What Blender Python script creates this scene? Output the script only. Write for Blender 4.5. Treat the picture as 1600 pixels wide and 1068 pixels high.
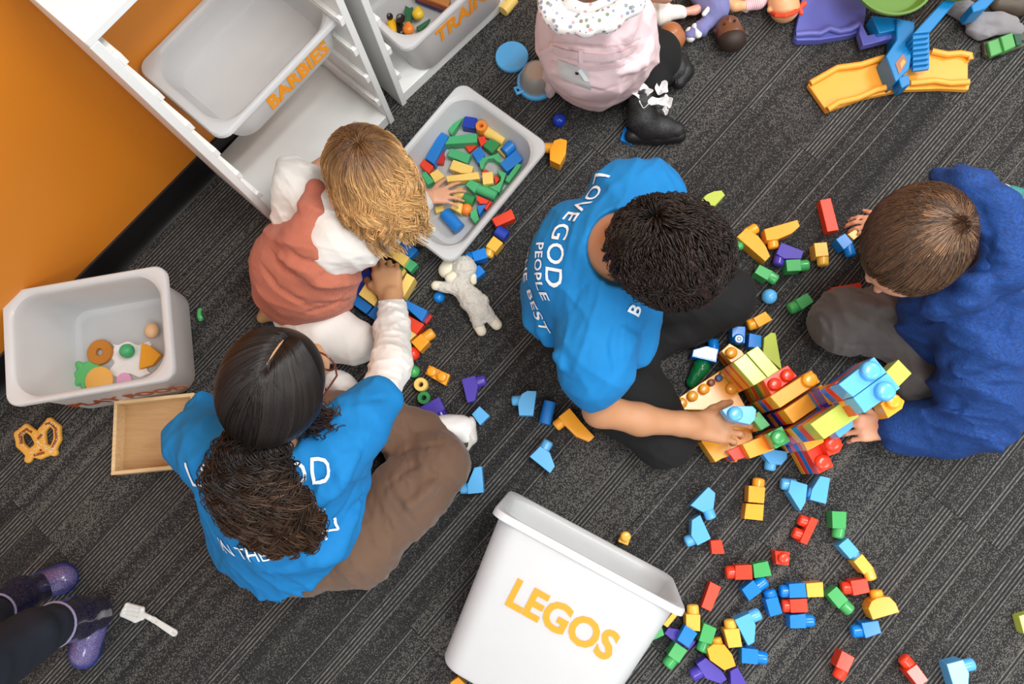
import bpy, bmesh, math, random
import numpy as np
from mathutils import Vector, Matrix, noise as mnoise
from mathutils.bvhtree import BVHTree

random.seed(7); RNG = np.random.default_rng(7)
for o in list(bpy.data.objects): bpy.data.objects.remove(o)
SC = bpy.context.scene; COL = SC.collection

# ---------------------------------------------------------------- camera
CAM_H = 2.0; FPX = 1200.0
NADIR = (857.0, 753.0)                       # where plumb lines meet in the photograph
_d = Vector((NADIR[0]-800.0, -(NADIR[1]-534.0), -FPX)).normalized()
_q = _d.rotation_difference(Vector((0, 0, -1)))
CAM_R = _q.to_matrix()
camd = bpy.data.cameras.new('camera'); cam = bpy.data.objects.new('camera', camd); COL.objects.link(cam)
cam.location = (0, 0, CAM_H); cam.rotation_euler = CAM_R.to_euler()
camd.sensor_fit = 'HORIZONTAL'; camd.sensor_width = 36.0; camd.lens = FPX/1600.0*36.0
camd.clip_start = 0.02
SC.camera = cam

# ---------------------------------------------------------------- world, lamps, exposure
W = bpy.data.worlds.new('world'); SC.world = W; W.use_nodes = True
bg = W.node_tree.nodes['Background']; bg.inputs[0].default_value = (0.97, 0.98, 1.0, 1); bg.inputs[1].default_value = 0.72
def area(name, loc, sx, sy, power, rz=0.0, col=(1, 0.985, 0.96)):
    l = bpy.data.lights.new(name, 'AREA'); l.shape = 'RECTANGLE'; l.size = sx; l.size_y = sy; l.energy = power; l.color = col
    o = bpy.data.objects.new(name, l); COL.objects.link(o); o.location = loc; o.rotation_euler = (0, 0, rz)
    return o
RZ = math.radians(45)
for (x, y, p) in ((0.75, 0.55, 24), (-1.0, 1.7, 12), (2.4, 1.9, 24), (2.3, -0.9, 24), (0.3, -1.6, 13), (-1.7, -0.6, 5)):
    for s in (-0.14, 0.14):
        area('ceiling_strip_light', (x+s*math.cos(RZ+math.pi/2), y+s*math.sin(RZ+math.pi/2), 2.75), 1.2, 0.09, p, RZ)
SC.view_settings.view_transform = 'Standard'; SC.view_settings.look = 'None'
SC.view_settings.exposure = 0.0; SC.view_settings.gamma = 1.0; SC.view_settings.use_curve_mapping = False

# ---------------------------------------------------------------- photograph -> world
def P(px, py, z=0.0):
    """world point at height z seen at pixel (px,py)"""
    d = CAM_R @ Vector((px-800.0, -(py-534.0), -FPX))
    t = (z-CAM_H)/d.z
    return Vector((d.x*t, d.y*t, z))
def PPM(px, py, z):
    """pixels per metre there"""
    return 2.0/((P(px+1, py, z)-P(px-1, py, z)).length)
def J(px, py, z, r):
    """joint: pixel, height of its centre, radius in pixels"""
    return (P(px, py, z), r/PPM(px, py, z))

# ---------------------------------------------------------------- objects
ORG = {}
def empty(name, loc, label=None, cat=None, group=None):
    o = bpy.data.objects.new(name, None); COL.objects.link(o); o.location = loc; o.empty_display_size = 0.03
    ORG[o] = Vector(loc)
    if label: o['label'] = label
    if cat: o['category'] = cat
    if group: o['group'] = group
    return o
def tag(o, label=None, cat=None, group=None, kind=None):
    if label: o['label'] = label
    if cat: o['category'] = cat
    if group: o['group'] = group
    if kind: o['kind'] = kind
    return o
def link(name, me, mat, parent=None, org=None):
    """me holds WORLD coordinates; moved so that the object's origin is its parent's (or org)"""
    o = bpy.data.objects.new(name, me); COL.objects.link(o)
    if parent is not None:
        g = ORG[parent]; o.parent = parent; ORG[o] = g
        me.transform(Matrix.Translation(-g))
    else:
        g = Vector(org) if org is not None else Vector((0, 0, 0))
        o.location = g; ORG[o] = g
        me.transform(Matrix.Translation(-g))
    if mat is not None and not me.materials: me.materials.append(mat)
    return o
class MB:
    def __init__(s): s.v = []; s.f = []
    def add(s, vs, fs):
        n = len(s.v); s.v += [tuple(v) for v in vs]; s.f += [tuple(i+n for i in f) for f in fs]; return s
    def prism(s, top, bot):
        n = len(top)
        return s.add(list(top)+list(bot), [tuple(range(n)), tuple(range(2*n-1, n-1, -1))]+[(i, n+i, n+(i+1) % n, (i+1) % n) for i in range(n)])
    def rings(s, rs, cap0=True, cap1=True):
        n = len(rs[0]); vs = [v for r in rs for v in r]; fs = []
        for k in range(len(rs)-1):
            for i in range(n):
                j = (i+1) % n; fs.append((k*n+i, k*n+j, (k+1)*n+j, (k+1)*n+i))
        if cap0: fs.append(tuple(range(n-1, -1, -1)))
        if cap1: fs.append(tuple((len(rs)-1)*n+i for i in range(n)))
        return s.add(vs, fs)
    def tube(s, pts, rad, n=10, cap=True):
        pts = [Vector(p) for p in pts]; m = len(pts)
        rad = rad if hasattr(rad, '__len__') else [rad]*m
        up = None; rs = []
        for i, p in enumerate(pts):
            t = (pts[min(i+1, m-1)]-pts[max(i-1, 0)]).normalized()
            if up is None:
                up = Vector((0, 0, 1)) if abs(t.z) < 0.9 else Vector((1, 0, 0))
            a = t.cross(up).normalized(); b = t.cross(a).normalized(); up = -b
            up = up if up.length else Vector((0, 0, 1))
            rs.append([p+(a*math.cos(2*math.pi*k/n)+b*math.sin(2*math.pi*k/n))*rad[i] for k in range(n)])
        return s.rings(rs, cap, cap)
    def lathe(s, prof, o, ax, n=24, cap=True):
        """prof [(r, h)...] about axis ax at o"""
        o = Vector(o); ax = Vector(ax).normalized()
        t = Vector((1, 0, 0)) if abs(ax.x) < 0.8 else Vector((0, 1, 0))
        a = ax.cross(t).normalized(); b = ax.cross(a)
        rs = [[o+ax*h+(a*math.cos(2*math.pi*k/n)+b*math.sin(2*math.pi*k/n))*max(r, 1e-4) for k in range(n)] for r, h in prof]
        return s.rings(rs, cap, cap)
    def mesh(s, name, bevel=0.0, seg=2, ang=30, smooth=True):
        me = bpy.data.meshes.new(name); me.from_pydata(s.v, [], s.f)
        bm = bmesh.new(); bm.from_mesh(me); crisp = False
        bmesh.ops.recalc_face_normals(bm, faces=bm.faces)
        if bevel > 0:
            es = [e for e in bm.edges if len(e.link_faces) == 2 and e.calc_face_angle(0) > math.radians(ang)]
            if es:
                new = set(bmesh.ops.bevel(bm, geom=es, offset=bevel, segments=seg, profile=0.5, affect='EDGES', clamp_overlap=True)['faces'])
                for f in bm.faces: f.smooth = f in new
                crisp = True
        bm.to_mesh(me); bm.free()
        if smooth and not crisp:
            me.shade_smooth(); me.set_sharp_from_angle(angle=math.radians(40))
        return me
def build(name, mb, mat, parent=None, bevel=0.0, org=None, seg=2, ang=30):
    return link(name, mb.mesh(name, bevel, seg, ang), mat, parent, org)
class Frame:
    def __init__(s, o, ex, ey, ez): s.o = Vector(o); s.x = Vector(ex).normalized(); s.y = Vector(ey).normalized(); s.z = Vector(ez).normalized()
    def __call__(s, x, y, z): return s.o+s.x*x+s.y*y+s.z*z
    def box(s, mb, x0, x1, y0, y1, z0, z1):
        return mb.prism([s(x0, y0, z1), s(x1, y0, z1), s(x1, y1, z1), s(x0, y1, z1)], [s(x0, y0, z0), s(x1, y0, z0), s(x1, y1, z0), s(x0, y1, z0)])
def zframe(o, ang):
    c, s_ = math.cos(ang), math.sin(ang)
    return Frame(o, (c, s_, 0), (-s_, c, 0), (0, 0, 1))
def rrect(sx, sy, r, n=6):
    out = []
    for (cx, cy, a0) in ((sx/2-r, sy/2-r, 0), (-sx/2+r, sy/2-r, 90), (-sx/2+r, -sy/2+r, 180), (sx/2-r, -sy/2+r, 270)):
        for i in range(n+1):
            a = math.radians(a0+90*i/n); out.append((cx+r*math.cos(a), cy+r*math.sin(a)))
    return out

# ---------------------------------------------------------------- materials
def srgb(c):
    if isinstance(c, str):
        c = c.lstrip('#'); c = [int(c[i:i+2], 16)/255 for i in (0, 2, 4)]
    return tuple(x/12.92 if x <= 0.04045 else ((x+0.055)/1.055)**2.4 for x in c)+(1.0,)
MATS = {}
class NT:
    """small node helper"""
    def __init__(s, name):
        s.m = bpy.data.materials.new(name); s.m.use_nodes = True; s.t = s.m.node_tree; s.n = s.t.nodes; s.l = s.t.links
        s.b = s.n['Principled BSDF']; s.out = s.n['Material Output']
    def node(s, ty, **kw):
        n = s.n.new(ty)
        for k, v in kw.items(): setattr(n, k, v)
        return n
    def link(s, a, b): s.l.new(a, b)
    def coord(s, which='Object', scale=(1, 1, 1), rot=(0, 0, 0)):
        tc = s.node('ShaderNodeTexCoord'); mp = s.node('ShaderNodeMapping')
        mp.inputs['Scale'].default_value = scale; mp.inputs['Rotation'].default_value = rot
        s.link(tc.outputs[which], mp.inputs[0]); return mp.outputs[0]
    def noise(s, vec, scale, detail=2, rough=0.5, dist=0.0):
        n = s.node('ShaderNodeTexNoise'); n.inputs['Scale'].default_value = scale; n.inputs['Detail'].default_value = detail
        n.inputs['Roughness'].default_value = rough; n.inputs['Distortion'].default_value = dist
        if vec is not None: s.link(vec, n.inputs['Vector'])
        return n.outputs[0]
    def ramp(s, fac, stops, interp='LINEAR'):
        r = s.node('ShaderNodeValToRGB'); e = r.color_ramp.elements; r.color_ramp.interpolation = interp
        while len(e) < len(stops): e.new(0.5)
        for i, (p, c) in enumerate(stops): e[i].position = p; e[i].color = c if len(c) == 4 else (*c, 1)
        s.link(fac, r.inputs[0]); return r.outputs[0]
    def mix(s, fac, a, b, mode='MIX'):
        m = s.node('ShaderNodeMix', data_type='RGBA', blend_type=mode)
        for sock, v in ((m.inputs[0], fac), (m.inputs[6], a), (m.inputs[7], b)):
            if hasattr(v, 'is_linked') or hasattr(v, 'links'): s.link(v, sock)
            else: sock.default_value = v
        return m.outputs[2]
    def math(s, op, a, b=0.0, c=0.0):
        m = s.node('ShaderNodeMath', operation=op)
        for i, v in enumerate((a, b, c)):
            if hasattr(v, 'links'): s.link(v, m.inputs[i])
            else: m.inputs[i].default_value = v
        return m.outputs[0]
    def bump(s, h, strength=0.3, dist=0.002):
        b = s.node('ShaderNodeBump'); b.inputs['Strength'].default_value = strength; b.inputs['Distance'].default_value = dist
        s.link(h, b.inputs['Height']); s.link(b.outputs[0], s.b.inputs['Normal'])
    def setp(s, **kw):
        for k, v in kw.items():
            k = k.replace('_', ' ')
            if hasattr(v, 'links'): s.link(v, s.b.inputs[k])
            else: s.b.inputs[k].default_value = v
def plastic(name, col, rough=0.28, var=0.05, coat=0.0):
    if name in MATS: return MATS[name]
    t = NT(name); c = srgb(col)
    v = t.noise(t.coord(), 35, 3)
    t.setp(Base_Color=t.mix(v, tuple(x*(1-var) for x in c[:3])+(1,), tuple(min(1, x*(1+var)) for x in c[:3])+(1,)), Roughness=rough, Coat_Weight=coat)
    t.b.inputs['Specular IOR Level'].default_value = 0.5
    MATS[name] = t.m; return t.m
def wooden(name, c1, c2, rough=0.5, scale=(4, 40, 40), rot=(0, 0, 0)):
    t = NT(name); v = t.noise(t.coord(scale=scale, rot=rot), 3, 4, 0.6, 0.6)
    t.setp(Base_Color=t.ramp(v, [(0.3, srgb(c1)), (0.7, srgb(c2))]), Roughness=rough); t.bump(v, 0.15, 0.001)
    return t.m
def cloth(name, col, col2=None, rough=0.85, weave=1400, wr=0.25, sheen=0.2, mscale=6):
    t = NT(name); c = srgb(col); c2 = srgb(col2) if col2 else tuple(x*0.85 for x in c[:3])+(1,)
    v = t.noise(t.coord(), mscale, 4)
    t.setp(Base_Color=t.mix(v, c, c2), Roughness=rough, Sheen_Weight=sheen)
    w = t.noise(t.coord(), weave, 1); w2 = t.noise(t.coord(), 45, 3)
    t.bump(t.math('ADD', t.math('MULTIPLY', w, 0.25), w2), wr, 0.003)
    return t.m
def skin(name, col, spec=0.4):
    t = NT(name); c = srgb(col)
    v = t.noise(t.coord(), 18, 3); w = t.noise(t.coord(), 700, 2)
    t.setp(Base_Color=t.mix(v, c, (c[0]*0.88, c[1]*0.76, c[2]*0.70, 1)), Roughness=0.5, Subsurface_Weight=0.12, Subsurface_Scale=0.01)
    t.b.inputs['Subsurface Radius'].default_value = (1, 0.35, 0.2)
    t.bump(w, 0.08, 0.001); return t.m

# ---------------------------------------------------------------- signed-distance modelling (numpy) -> one smooth mesh
def vnoise(X, Y, Z, seed=0):
    def hsh(i, j, k):
        n = (i*374761393+j*668265263+k*2147483647//7+seed*974634777) & 0xffffffff
        n = ((n ^ (n >> 13))*1274126177) & 0xffffffff
        return ((n ^ (n >> 16)) & 0xffff)/65535.0
    xi = np.floor(X).astype(np.int64); yi = np.floor(Y).astype(np.int64); zi = np.floor(Z).astype(np.int64)
    xf = X-xi; yf = Y-yi; zf = Z-zi
    u = xf*xf*(3-2*xf); v = yf*yf*(3-2*yf); w = zf*zf*(3-2*zf)
    def L(a, b, t): return a+(b-a)*t
    return L(L(L(hsh(xi, yi, zi), hsh(xi+1, yi, zi), u), L(hsh(xi, yi+1, zi), hsh(xi+1, yi+1, zi), u), v),
             L(L(hsh(xi, yi, zi+1), hsh(xi+1, yi, zi+1), u), L(hsh(xi, yi+1, zi+1), hsh(xi+1, yi+1, zi+1), u), v), w)
class SDF:
    def __init__(s, h=0.005): s.h = h; s.p = []; s.post = []
    def cap(s, A, B, k=0.02, op='add', flat=None):
        """round cone between (point, radius) A and B; flat=(direction, factor) squashes it along direction"""
        s.p.append(('c', A, B, k, op, flat)); return s
    def chain(s, js, k=0.02, op='add', flat=None):
        for a, b in zip(js[:-1], js[1:]): s.cap(a, b, k, op, flat)
        return s
    def ell(s, c, r, R=None, k=0.02, op='add'):
        """ellipsoid; R columns are its axes"""
        s.p.append(('e', Vector(c), Vector(r), R or Matrix.Identity(3), k, op)); return s
    def ball(s, J_, k=0.02, op='add'): return s.ell(J_[0], (J_[1],)*3, None, k, op)
    def plane(s, pt, n, k=0.01):
        """cut away everything on the side n points to"""
        s.p.append(('p', Vector(pt), Vector(n).normalized(), k)); return s
    def mesh(s, name, smooth=0):
        h = s.h; lo = np.full(3, 1e9); hi = np.full(3, -1e9)
        bb = []
        for p in s.p:
            if p[0] == 'c':
                a, ra = p[1]; b, rb = p[2]; r = max(ra, rb)
                f = max(1.0, p[5][1]) if p[5] else 1.0
                l = np.minimum(a, b)-r*f; u = np.maximum(a, b)+r*f
            elif p[0] == 'e':
                r = max(p[2]); l = np.array(p[1])-r; u = np.array(p[1])+r
            else: bb.append(None); continue
            bb.append((l, u))
            if p[-1] != 'sub' and (p[0] != 'c' or p[4] == 'add'): lo = np.minimum(lo, l); hi = np.maximum(hi, u)
        pad = 0.012; lo = lo-pad-2*h; hi = hi+pad+2*h
        n = np.ceil((hi-lo)/h).astype(int)+1
        V = np.full(n, 0.2, dtype=np.float32)
        ax = [lo[i]+np.arange(n[i])*h for i in range(3)]
        for p, b in zip(s.p, bb):
            if b is None:
                d = (ax[0][:, None, None]-p[1].x)*p[2].x+(ax[1][None, :, None]-p[1].y)*p[2].y+(ax[2][None, None, :]-p[1].z)*p[2].z
                k = p[3]; hh = np.maximum(k-np.abs(V-d), 0)/k; V = (np.maximum(V, d)+hh*hh*k*0.25).astype(np.float32); continue
            k = p[3] if p[0] == 'c' else p[4]; m = k+4*h+0.01
            i0 = np.maximum(np.floor((b[0]-m-lo)/h).astype(int), 0); i1 = np.minimum(np.ceil((b[1]+m-lo)/h).astype(int)+1, n)
            if (i1 <= i0).any(): continue
            X = ax[0][i0[0]:i1[0], None, None]; Y = ax[1][None, i0[1]:i1[1], None]; Z = ax[2][None, None, i0[2]:i1[2]]
            if p[0] == 'c':
                a, ra = p[1]; bq, rb = p[2]; fl = p[5]
                vx = X-a.x; vy = Y-a.y; vz = Z-a.z; ab = bq-a
                if fl:
                    dn = Vector(fl[0]).normalized(); q = 1.0/fl[1]-1.0
                    t = (vx*dn.x+vy*dn.y+vz*dn.z)*q; vx = vx+t*dn.x; vy = vy+t*dn.y; vz = vz+t*dn.z
                    ab = ab+dn*(ab.dot(dn)*q)
                L2 = max(ab.length_squared, 1e-10)
                t = np.clip((vx*ab.x+vy*ab.y+vz*ab.z)/L2, 0, 1)
                d = np.sqrt((vx-t*ab.x)**2+(vy-t*ab.y)**2+(vz-t*ab.z)**2)-(ra+t*(rb-ra))
                if fl and fl[1] < 1: d = d*max(fl[1], 0.5)
                op = p[4]
            else:
                c, r, R = p[1], p[2], p[3]; vx = X-c.x; vy = Y-c.y; vz = Z-c.z
                e = [(vx*R.col[i].x+vy*R.col[i].y+vz*R.col[i].z) for i in range(3)]
                k0 = np.sqrt((e[0]/r.x)**2+(e[1]/r.y)**2+(e[2]/r.z)**2)
                k1 = np.sqrt((e[0]/r.x**2)**2+(e[1]/r.y**2)**2+(e[2]/r.z**2)**2)+1e-9
                d = k0*(k0-1.0)/k1; op = p[5]
            S = V[i0[0]:i1[0], i0[1]:i1[1], i0[2]:i1[2]]
            kk = max(k, 1e-5)
            if op == 'add':
                hh = np.maximum(kk-np.abs(S-d), 0)/kk; S[...] = np.minimum(S, d)-hh*hh*kk*0.25
            else:
                hh = np.maximum(kk-np.abs(S+d), 0)/kk; S[...] = np.maximum(S, -d)+hh*hh*kk*0.25
        if s.post:
            band = np.abs(V) < 0.035
            ii = np.nonzero(band); X = ax[0][ii[0]]; Y = ax[1][ii[1]]; Z = ax[2][ii[2]]
            vv = V[ii]
            for f in s.post: vv = f(X, Y, Z, vv)
            V[ii] = vv
        # pad
        V[0] = V[-1] = 0.2; V[:, 0] = V[:, -1] = 0.2; V[:, :, 0] = V[:, :, -1] = 0.2
        sg = V < 0
        cnt = np.zeros(n-1, dtype=np.int8)
        for dx in (0, 1):
            for dy in (0, 1):
                for dz in (0, 1): cnt += sg[dx:n[0]-1+dx, dy:n[1]-1+dy, dz:n[2]-1+dz]
        act = (cnt > 0) & (cnt < 8); I = np.nonzero(act); N = len(I[0])
        idx = np.full(n-1, -1, dtype=np.int64); idx[I] = np.arange(N)
        acc = np.zeros((N, 3)); w = np.zeros(N)
        cr = [(dx, dy, dz) for dx in (0, 1) for dy in (0, 1) for dz in (0, 1)]
        for c in cr:
            for axi in range(3):
                if c[axi] == 1: continue
                c2 = list(c); c2[axi] = 1
                va = V[I[0]+c[0], I[1]+c[1], I[2]+c[2]]; vb = V[I[0]+c2[0], I[1]+c2[1], I[2]+c2[2]]
                x = (va < 0) != (vb < 0); t = np.where(x, va/np.where(x, va-vb, 1), 0)
                pos = np.array(c, dtype=float)[None, :].repeat(N, 0); pos[:, axi] = t
                acc += np.where(x[:, None], pos, 0); w += x
        vs = (np.stack(I, 1)+acc/np.maximum(w, 1)[:, None])*h+lo
        fs = []
        for axi in range(3):
            a = [slice(1, -1)]*3; bsl = [slice(1, -1)]*3; a[axi] = slice(0, -1); bsl[axi] = slice(1, None)
            A_ = sg[tuple(a)]; B_ = sg[tuple(bsl)]; x = np.nonzero(A_ != B_)
            off = [1, 1, 1]; off[axi] = 0
            g = [x[i]+off[i] for i in range(3)]
            u_, v_ = (axi+1) % 3, (axi+2) % 3
            def cell(du, dv):
                q = [g[0].copy(), g[1].copy(), g[2].copy()]; q[u_] = q[u_]-du; q[v_] = q[v_]-dv
                return idx[q[0], q[1], q[2]]
            q = np.stack([cell(1, 1), cell(0, 1), cell(0, 0), cell(1, 0)], 1)
            flip = ~A_[x]; q[flip] = q[flip][:, ::-1]; fs.append(q)
        fs = np.concatenate(fs); fs = fs[(fs >= 0).all(1)]
        if smooth:
            for _ in range(smooth):
                a2 = np.zeros_like(vs); c2 = np.zeros(len(vs))
                for e in range(4):
                    i, j = fs[:, e], fs[:, (e+1) % 4]
                    for d in range(3):
                        a2[:, d] += np.bincount(i, vs[j, d], len(vs))+np.bincount(j, vs[i, d], len(vs))
                    c2 += np.bincount(i, minlength=len(vs))+np.bincount(j, minlength=len(vs))
                vs = vs*0.4+0.6*a2/np.maximum(c2, 1)[:, None]
        me = bpy.data.meshes.new(name)
        me.vertices.add(len(vs)); me.vertices.foreach_set('co', vs.astype(np.float32).ravel())
        me.loops.add(len(fs)*4); me.loops.foreach_set('vertex_index', fs.astype(np.int32).ravel())
        me.polygons.add(len(fs)); me.polygons.foreach_set('loop_start', np.arange(0, len(fs)*4, 4, dtype=np.int32))
        me.update(calc_edges=True); me.validate(); me.shade_smooth()
        return me
    def creases(s, lines, h0=None):
        """lines: (pixel path, radius, +1 ridge / -1 crease) laid on the surface as it stands"""
        h = s.h; s.h = h0 or 0.009; me = s.mesh('tmp', 1); s.h = h
        bvh = BVHTree.FromPolygons([v.co for v in me.vertices], [p.vertices for p in me.polygons]); bpy.data.meshes.remove(me)
        o = Vector((0, 0, CAM_H)); new = []
        for pts, r, sg in lines:
            q = []
            for i in range(len(pts)-1):
                for k in range(4):
                    f = k/4; q.append((pts[i][0]*(1-f)+pts[i+1][0]*f, pts[i][1]*(1-f)+pts[i+1][1]*f))
            q.append(pts[-1]); js = []
            for i, (x, y) in enumerate(q):
                hh, nn, _, _ = bvh.ray_cast(o, (P(x, y, 0)-o).normalized())
                if hh is None or hh.z < 0.012: js.append(None); continue
                t = math.sin(math.pi*(i+.6)/(len(q)+.2))**.6; rr = r*t; js.append((hh+nn*(rr*(0.25 if sg < 0 else -0.3)), rr))
            for a, b in zip(js[:-1], js[1:]):
                if a and b and (a[0]-b[0]).length < .06: new.append(('c', a, b, r*1.1, 'sub' if sg < 0 else 'add', None))
        s.p += new; return s
    def build(s, name, mat, parent=None, smooth=1, org=None):
        return link(name, s.mesh(name, smooth), mat, parent, org)
def folds(amp, freq, dirn, seed=0, warp=0.6, thr=0.0, mask=None):
    """cloth creases: ridges running across dirn"""
    dn = Vector(dirn).normalized()
    def f(X, Y, Z, d):
        t = X*dn.x+Y*dn.y+Z*dn.z
        rx, ry, rz = X-t*dn.x, Y-t*dn.y, Z-t*dn.z      # along the crease: stretched
        n = vnoise((rx*0.3+t*dn.x)*freq, (ry*0.3+t*dn.y)*freq, (rz*0.3+t*dn.z)*freq, seed)
        n2 = vnoise((rx*0.3+t*dn.x)*freq*2.1+n*warp, (ry*0.3+t*dn.y)*freq*2.1, (rz*0.3+t*dn.z)*freq*2.1, seed+5)
        r = 1-np.abs(2*n-1)*1.6; r = np.maximum(r, 0)**2; r2 = np.maximum(1-np.abs(2*n2-1)*1.8, 0)**2
        a = amp*(r+0.4*r2)
        if mask is not None: a = a*mask(X, Y, Z)
        return d-a
    return f
def bmpy(amp, freq, seed=0):
    return lambda X, Y, Z, d: d-amp*(vnoise(X*freq, Y*freq, Z*freq, seed)*2-1)

# ---------------------------------------------------------------- lettering
def text_mesh(s, size, off=0.0, ext=0.0006, shear=0.0, spacing=1.0, res=3):
    cu = bpy.data.curves.new('t', 'FONT'); cu.body = s; cu.size = size; cu.offset = off; cu.extrude = ext
    cu.resolution_u = res; cu.shear = shear; cu.space_character = spacing; cu.align_x = 'CENTER'; cu.align_y = 'CENTER'; cu.fill_mode = 'BOTH'
    o = bpy.data.objects.new('t', cu); COL.objects.link(o)
    dg = bpy.context.evaluated_depsgraph_get(); me = bpy.data.meshes.new_from_object(o.evaluated_get(dg))
    bpy.data.objects.remove(o); bpy.data.curves.remove(cu); return me
def text_on(name, s, size, fr, mat, parent, off=0.0, sx=1.0, **kw):
    """fr: Frame whose x is reading direction, y up, z outward"""
    me = text_mesh(s, size, off, **kw)
    M = Matrix((( *[fr.x[0]*sx], fr.y[0], fr.z[0], fr.o[0]), (fr.x[1]*sx, fr.y[1], fr.z[1], fr.o[1]), (fr.x[2]*sx, fr.y[2], fr.z[2], fr.o[2]), (0, 0, 0, 1)))
    me.transform(M); me.materials.clear()
    return link(name, me, mat, parent)
# ================================================================= ROOM
FA, FB = P(187, 414), P(332, 267)                    # foot of the wall
WX = (FB-FA).normalized(); WN = Vector((WX.y, -WX.x, 0))   # along the wall / out of the wall into the room
if WN.dot(-FA) < 0: WN = -WN
WALL = Frame(FA, WX, -WN, (0, 0, 1))

# ---- carpet
def carpet_mat():
    t = NT('striped_carpet')
    tc = t.node('ShaderNodeTexCoord'); oi = t.node('ShaderNodeObjectInfo')
    sep = t.node('ShaderNodeSeparateXYZ'); t.link(tc.outputs['Object'], sep.inputs[0])
    x, y = sep.outputs[0], sep.outputs[1]
    seed = t.math('MULTIPLY', oi.outputs['Random'], 37.0)
    def comb(a, b, c=0.0):
        n = t.node('ShaderNodeCombineXYZ')
        for i, v in enumerate((a, b, c)):
            if hasattr(v, 'links'): t.link(v, n.inputs[i])
            else: n.inputs[i].default_value = v
        return n.outputs[0]
    # bands across the strip direction
    band = t.noise(comb(t.math('MULTIPLY', x, 0.25), t.math('MULTIPLY', y, 21.0), seed), 1.0, 1, 0.5)
    band2 = t.noise(comb(t.math('MULTIPLY', x, 0.5), t.math('MULTIPLY', y, 44.0), t.math('ADD', seed, 9.0)), 1.0, 2, 0.5)
    kind = t.math('GREATER_THAN', band, 0.55)                              # 1: ribbed band, 0: speckled band
    # fine ribs
    rib = t.math('MULTIPLY_ADD', t.math('SINE', t.math('MULTIPLY', y, 2*math.pi/0.0088)), 0.5, 0.5)
    ribn = t.noise(comb(t.math('MULTIPLY', x, 120.0), t.math('MULTIPLY', y, 400.0), seed), 1.0, 2, 0.6)
    ribv = t.math('MULTIPLY', t.math('MULTIPLY', t.math('POWER', rib, 1.6), 0.78), t.math('MULTIPLY_ADD', ribn, 1.5, -0.15))
    # speckle loops
    vo = t.node('ShaderNodeTexVoronoi'); vo.inputs['Scale'].default_value = 1.0; vo.inputs['Randomness'].default_value = 0.45
    t.link(comb(t.math('MULTIPLY', x, 290.0), t.math('MULTIPLY', y, 420.0), seed), vo.inputs['Vector'])
    sc = t.node('ShaderNodeSeparateColor'); t.link(vo.outputs['Color'], sc.inputs[0])
    thr = t.math('MULTIPLY_ADD', band2, -1.25, 1.10)
    edge_ = t.math('SUBTRACT', 1.0, t.math('MULTIPLY', vo.outputs['Distance'], 1.5)); spk = t.math('MULTIPLY', t.math('MULTIPLY_ADD', t.math('GREATER_THAN', sc.outputs[0], thr), 0.85, 0.14), t.math('MULTIPLY', t.math('MULTIPLY_ADD', sc.outputs[1], 0.45, 0.75), edge_))
    v = t.mix(kind, spk, ribv)
    tone = t.math('MULTIPLY_ADD', band2, 1.0, 0.15)
    base = t.ramp(v, [(0.0, srgb('#262729')), (0.30, srgb('#4b4b4b')), (0.75, srgb('#8d8b86')), (1.0, srgb('#a3a19b'))])
    warm = t.noise(comb(t.math('MULTIPLY', x, 0.8), t.math('MULTIPLY', y, 9.0), seed), 1.0, 1)
    colr = t.mix(t.math('MULTIPLY', warm, 0.5), base, t.mix(1.0, base, (0.93, 0.86, 0.76, 1), 'MULTIPLY'))
    colr = t.mix(1.0, colr, t.ramp(tone, [(0.2, (0.72, 0.72, 0.74)), (0.9, (1.28, 1.27, 1.24))]), 'MULTIPLY')
    t.setp(Base_Color=colr, Roughness=0.95); t.b.inputs['Specular IOR Level'].default_value = 0.15
    t.bump(v, 0.9, 0.0025)
    return t.m
CARPET = carpet_mat()
sub = MB(); zframe((0, 0, 0), 0).box(sub, -3.2, 3.6, -2.6, 3.2, -0.08, -0.006)
fl = build('floor', sub, plastic('floor_underlay', '#202122', 0.9)); tag(fl, kind='structure')
# carpet planks laid along the wall (25 cm x 100 cm)
ca = math.atan2(WX.y, WX.x)
pw, pl = 0.25, 1.0
PLK = {}
for j in range(0, 24):
    y = -0.0+j*pw
    for i in range(-7, 9):
        x = i*pl+((j*0.37) % 1.0)*pl
        c = FA+WX*(x+pl/2)+WN*(y+pw/2)
        if not (-2.9 < c.x < 3.2 and -2.4 < c.y < 2.9): continue
        m = MB(); f = zframe(c, ca); g = 0.0004
        f.box(m, -pl/2+g, pl/2-g, -pw/2+g, pw/2-g, -0.006, 0.0)
        me = m.mesh('carpet_plank', 0.0008, 1)
        # object rotated so its local x runs along the stripes
        me.transform(Matrix.Translation(-c)); me.transform(Matrix.Rotation(-ca, 4, 'Z'))
        if 'm' not in PLK: me.materials.append(CARPET); PLK['m'] = me
        o = bpy.data.objects.new('carpet_plank', PLK['m']); COL.objects.link(o); o.parent = fl
        o.location = c; o.rotation_euler = (0, 0, ca)

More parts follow.
